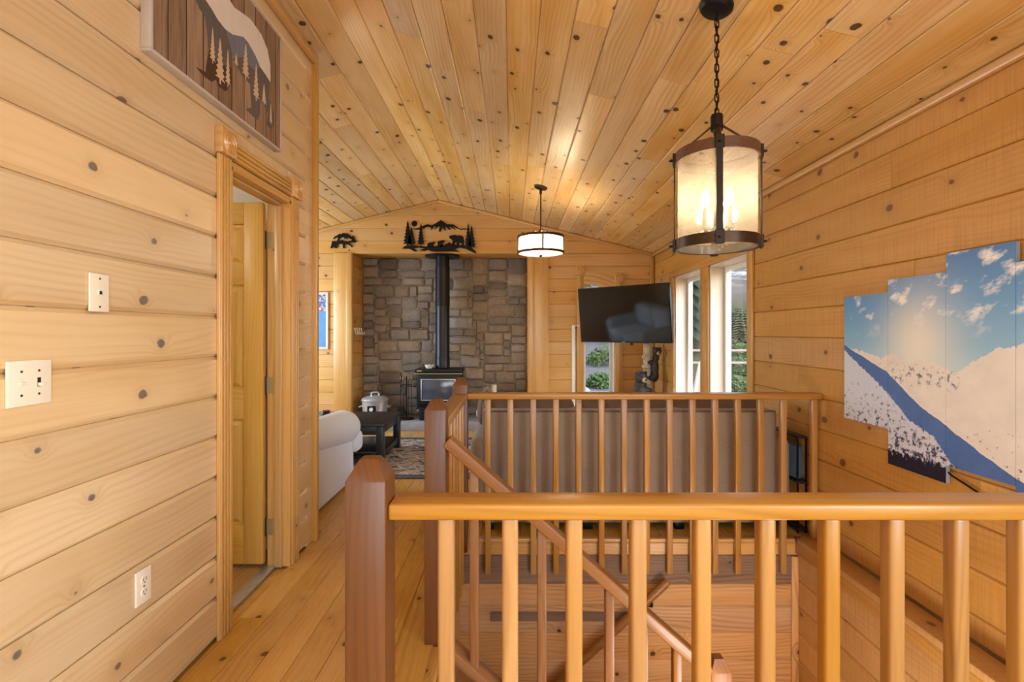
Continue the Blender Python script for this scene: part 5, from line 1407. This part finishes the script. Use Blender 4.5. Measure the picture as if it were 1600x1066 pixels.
for y0, y1, z0, z1, lab in panels:
    pn_ = thing('canvas_panel', (XR, (y0 + y1) / 2, z0), lab, 'canvas print', 'mountain panorama canvases on the right wall')
    MB().box(XR - 0.020, XR - 0.001, y0 + 0.001, y1 - 0.001, z0, z1, 0.002, 1).build('stretcher', M['canvas_side'], pn_)
    MB().box(XR - 0.0215, XR - 0.0195, y0 + 0.001, y1 - 0.001, z0, z1).build('print', M['mountain'], pn_, smooth=False)
cb = MB().tube([(XR - 0.01, 2.16, 0.70), (XR - 0.008, 2.12, 0.675), (XR - 0.007, 2.05, 0.655), (XR - 0.007, 1.9, 0.61), (XR - 0.007, 1.7, 0.56), (XR - 0.007, 1.4, 0.42), (XR - 0.007, 1.2, 0.25)], 0.004, 6).build('power_cable', M['black'])
tag(cb, 'thin black cable running down from the mountain canvases', 'cable')

# ------------------------------------------------------------------ outdoors
def ground_z(x, y):
    d = math.hypot(x, y)
    z = -0.25 + 0.05 * max(0, d - 8)
    if d > 40: z += 0.27 * (d - 40)
    n = math.sin(x * 0.31 + 1.3) * math.cos(y * 0.27) * 0.3 + math.sin(x * 0.09 + y * 0.07) * min(6, d * 0.04)
    return z + n * min(1, max(0, (d - 8) / 10))
def terrain_mat():
    t = NT('hillside'); v, X, Y, Z = t.coords()
    n1 = t.noise(v, 0.6, 6, 0.65); n2 = t.noise(t.vec(t.math('MULTIPLY', X, 0.45), t.math('MULTIPLY', Y, 0.15), t.math('MULTIPLY', Z, 1.5)), 1.0, 6, 0.65)
    gravel = t.mix(t.noise(v, 9, 4, 0.7), lin(46, 46, 44), lin(96, 95, 92))
    grass = t.mix(n1, lin(36, 38, 22), lin(72, 64, 42))
    rock = t.mix(n1, lin(60, 55, 50), lin(98, 90, 82))
    col = t.mix(t.math('MULTIPLY', t.math('SUBTRACT', X, t.math('MULTIPLY', Y, 0.24)), 1.2, clamp=True), gravel, grass)
    col = t.mix(t.math('MULTIPLY', t.math('SUBTRACT', Z, 3.5), 0.4, clamp=True), col, rock)
    sn = t.math('MULTIPLY', t.math('MULTIPLY', t.math('SUBTRACT', n2, 0.50), 10.0, clamp=True), t.math('MULTIPLY', t.math('SUBTRACT', Z, 6.0), 0.2, clamp=True))
    col = t.mix(sn, col, lin(196, 200, 206))
    t.pbr(col, 0.95, spec=0.1); return t.m
mb = MB()
NXg, NYg = 70, 70
gv = []
for j in range(NYg + 1):
    y = 7.4 + 190 * (j / NYg) ** 2.2
    row = []
    for i in range(NXg + 1):
        fx_ = i / NXg
        x = -12 - y * 0.35 + (24 + y * 1.5) * fx_
        row.append(mb.bm.verts.new((x, y, ground_z(x, y))))
    gv.append(row)
for j in range(NYg):
    for i in range(NXg):
        mb.bm.faces.new((gv[j][i], gv[j][i + 1], gv[j + 1][i + 1], gv[j + 1][i]))
hill = tag(mb.build('ground_outside', terrain_mat(), ang=80), 'grassy hillside with snow streaks outside the windows', 'hillside', kind='structure')
g2 = tag(MB().box(2.15, 14, -3, 7.4, -0.5, -0.30).build('deck_outside', M['well_dark'], smooth=False), 'weathered timber deck outside the right wall', 'deck', kind='structure')

M['needle'] = plain('conifer_needles', (36, 48, 24), 0.9, var=0.3, scale=3)
M['needle2'] = plain('olive_conifer_needles', (56, 64, 32), 0.9, var=0.3, scale=3)
M['bark'] = plain('conifer_bark', (90, 70, 54), 0.9)
r9 = random.Random(4)
def conifer(x, y, h, w, lab, mat):
    z0 = ground_z(x, y)
    t = thing('conifer', (x, y, z0), lab, 'tree', 'conifers outside the windows')
    MB().cyl((x, y, z0 - 0.2), (x, y, z0 + h * 0.9), 0.035 * w + 0.05, 0.02, 8).build('trunk', M['bark'], t)
    mb = MB(); tiers = 13
    for k in range(tiers):
        f = k / tiers
        zb2 = z0 + h * (0.10 + 0.88 * f); rad = w / 2 * (1 - f) ** 0.85 + 0.06; th = h * 0.14 * (1 - f * 0.5)
        n = 18
        apex = mb.bm.verts.new((x, y, zb2 + th))
        ring_ = []
        for q in range(n):
            a = 2 * math.pi * q / n + k * 0.7
            rr_ = rad * (r9.uniform(0.85, 1.15) if q % 2 else r9.uniform(0.45, 0.65))
            ring_.append(mb.bm.verts.new((x + rr_ * math.cos(a), y + rr_ * math.sin(a), zb2 - (0.05 * h * (1 - f) if q % 2 else -0.01 * h) + r9.uniform(-0.01, 0.01) * h)))
        for q in range(n): mb.bm.faces.new((apex, ring_[q], ring_[(q + 1) % n]))
    mb.build('foliage', mat, t, smooth=False)
for x, y, h, w, m_, lab in ((5.75, 15.4, 4.6, 2.0, 0, 'dense dark conifer seen through the window nearer the television'),
                        (7.6, 21.0, 6.2, 2.4, 1, 'tall olive conifer behind the dense dark one'),
                        (7.6, 16.4, 1.2, 1.3, 1, 'low olive conifer seen through the window nearer the stairwell'),
                        (8.5, 18.6, 1.25, 1.3, 0, 'short dark conifer behind the low olive one'),
                        (10.6, 22.4, 1.5, 1.6, 1, 'broad olive conifer beside the short dark one'),
                        (11.4, 25.5, 1.6, 1.6, 0, 'dark conifer at the foot of the pale slope'),
                        (14.6, 31, 1.8, 1.8, 0, 'small dark conifer highest on the pale slope'),
                        (16.6, 36, 2.0, 2.4, 1, 'wide olive conifer on the pale slope'),
                        (4.0, 26.5, 3.4, 2.4, 1, 'bushy olive conifer behind the gravel bank'),
                        (5.6, 29, 4.2, 2.6, 0, 'dark conifer behind the bushy olive one'),
                        (1.9, 25, 3.6, 2.6, 1, 'olive conifer left of the gravel bank')):
    conifer(x, y, h, w, lab, (M['needle'], M['needle2'])[m_])
def leaf_mat(name, a, b):
    t = NT(name); v, *_r = t.coords(); t.pbr(t.mix(t.noise(v, 12, 3), lin(*a), lin(*b)), 0.8, spec=0.2); return t.m
M['leaf'] = leaf_mat('bush_leaves', (32, 48, 22), (72, 90, 44))
def bush(x, y, r_, lab, n=700):
    z0 = ground_z(x, y)
    t = thing('bush', (x, y, z0), lab, 'bush', 'bushes outside the narrow window')
    mb = MB()
    for _ in range(n):
        d = Vector((r9.gauss(0, 1), r9.gauss(0, 1), abs(r9.gauss(0, 1)))).normalized() * r_ * r9.uniform(0.5, 1.0)
        c = Vector((x, y, z0)) + Vector((d.x, d.y, d.z * 0.9))
        a = Vector((r9.uniform(-1, 1), r9.uniform(-1, 1), r9.uniform(-1, 1))).normalized() * 0.055
        b = a.orthogonal().normalized() * 0.03
        mb.quad(c - a, c + b, c + a, c - b)
    mb.build('foliage', M['leaf'], t, smooth=False)
    MB().cyl((x, y, z0 - 0.05), (x, y, z0 + r_ * 0.6), 0.03, 0.015, 8).build('stem', M['bark'], t)
bush(2.12, 11.8, 0.38, 'low round green bush on the gravel bank beyond the narrow window')
bush(2.75, 14.6, 0.60, 'larger green bush further up the gravel bank')
bush(1.75, 16.6, 0.7, 'green bush behind the pale rocks')
bush(3.1, 18.0, 1.1, 'spreading green bush at the top of the bank', 1100)
bush(2.0, 21.2, 1.2, 'widest green bush furthest up the bank', 1100)
bush(4.75, 10.6, 0.40, 'small green bush just beyond the deck railing')
bush(5.5, 12.1, 0.50, 'rounded green bush behind the small one past the deck railing')
bush(6.3, 13.9, 0.55, 'green bush below the low olive conifer')
M['rock'] = plain('pale_rock', (112, 111, 110), 0.9, var=0.15, scale=6)
for i, (x, y, r_, lab) in enumerate(((1.50, 9.6, 0.13, 'small pale rock on the gravel nearest the window'), (1.42, 10.7, 0.24, 'large pale rock left of the round bush'), (1.45, 12.2, 0.2, 'pale rock behind the large pale one'), (1.85, 10.3, 0.14, 'little pale stone on the gravel in front of the round bush'), (1.75, 9.3, 0.10, 'flat pale stone lowest on the gravel bank'))):
    mb = MB(); mb.sphere((x, y, ground_z(x, y) + r_ * 0.3), r_, 3, (1.2, 1, 0.75))
    for v in mb.bm.verts: v.co += Vector((r9.uniform(-1, 1), r9.uniform(-1, 1), r9.uniform(-1, 1))) * r_ * 0.07
    tag(mb.build('boulder', M['rock'], smooth=False), lab, 'rock', 'pale rocks outside')
dk = thing('deck_railing', (3.6, 8.2, -0.3), 'pale two-rail deck railing outside the right wall windows', 'railing')
M['palewood'] = plain('pale_weathered_wood', (130, 122, 112), 0.8)
for z in (0.995, 0.79):
    MB().box(2.2, 6.2, 8.18, 8.22, z - 0.018, z + 0.018, 0.004).build('rail', M['palewood'], dk)
for x in (2.25, 6.15):
    MB().box(x - 0.045, x + 0.045, 8.22, 8.31, -0.35, 1.05, 0.004).build('post', M['palewood'], dk)
um = thing('folded_umbrella', (2.72, 7.0, -0.3), 'pale folded patio umbrella on the deck outside the window', 'umbrella')
mb = MB(); prof = [(0.02, 0.92), (0.06, 0.85), (0.12, 0.5), (0.17, 0.15), (0.15, 0.05)]
mb.lathe(prof, (2.72, 7.0, 0), 24)
for i, v in enumerate(mb.bm.verts):
    a = math.atan2(v.co.y - 7.0, v.co.x - 2.72); s_ = 1 + 0.18 * math.sin(a * 8)
    v.co.x = 2.72 + (v.co.x - 2.72) * s_; v.co.y = 7.0 + (v.co.y - 7.0) * s_
M['paleblue'] = fabric('pale_umbrella_cloth', (196, 206, 216), contrast=0.05)
mb.build('canopy', M['paleblue'], um)
MB().cyl((2.72, 7.0, -0.3), (2.72, 7.0, 0.95), 0.02, n=10).lathe([(0.0, -0.3), (0.2, -0.3), (0.2, -0.25), (0.03, -0.22)], (2.72, 7.0, 0), 20).build('pole', M['steel'], um)
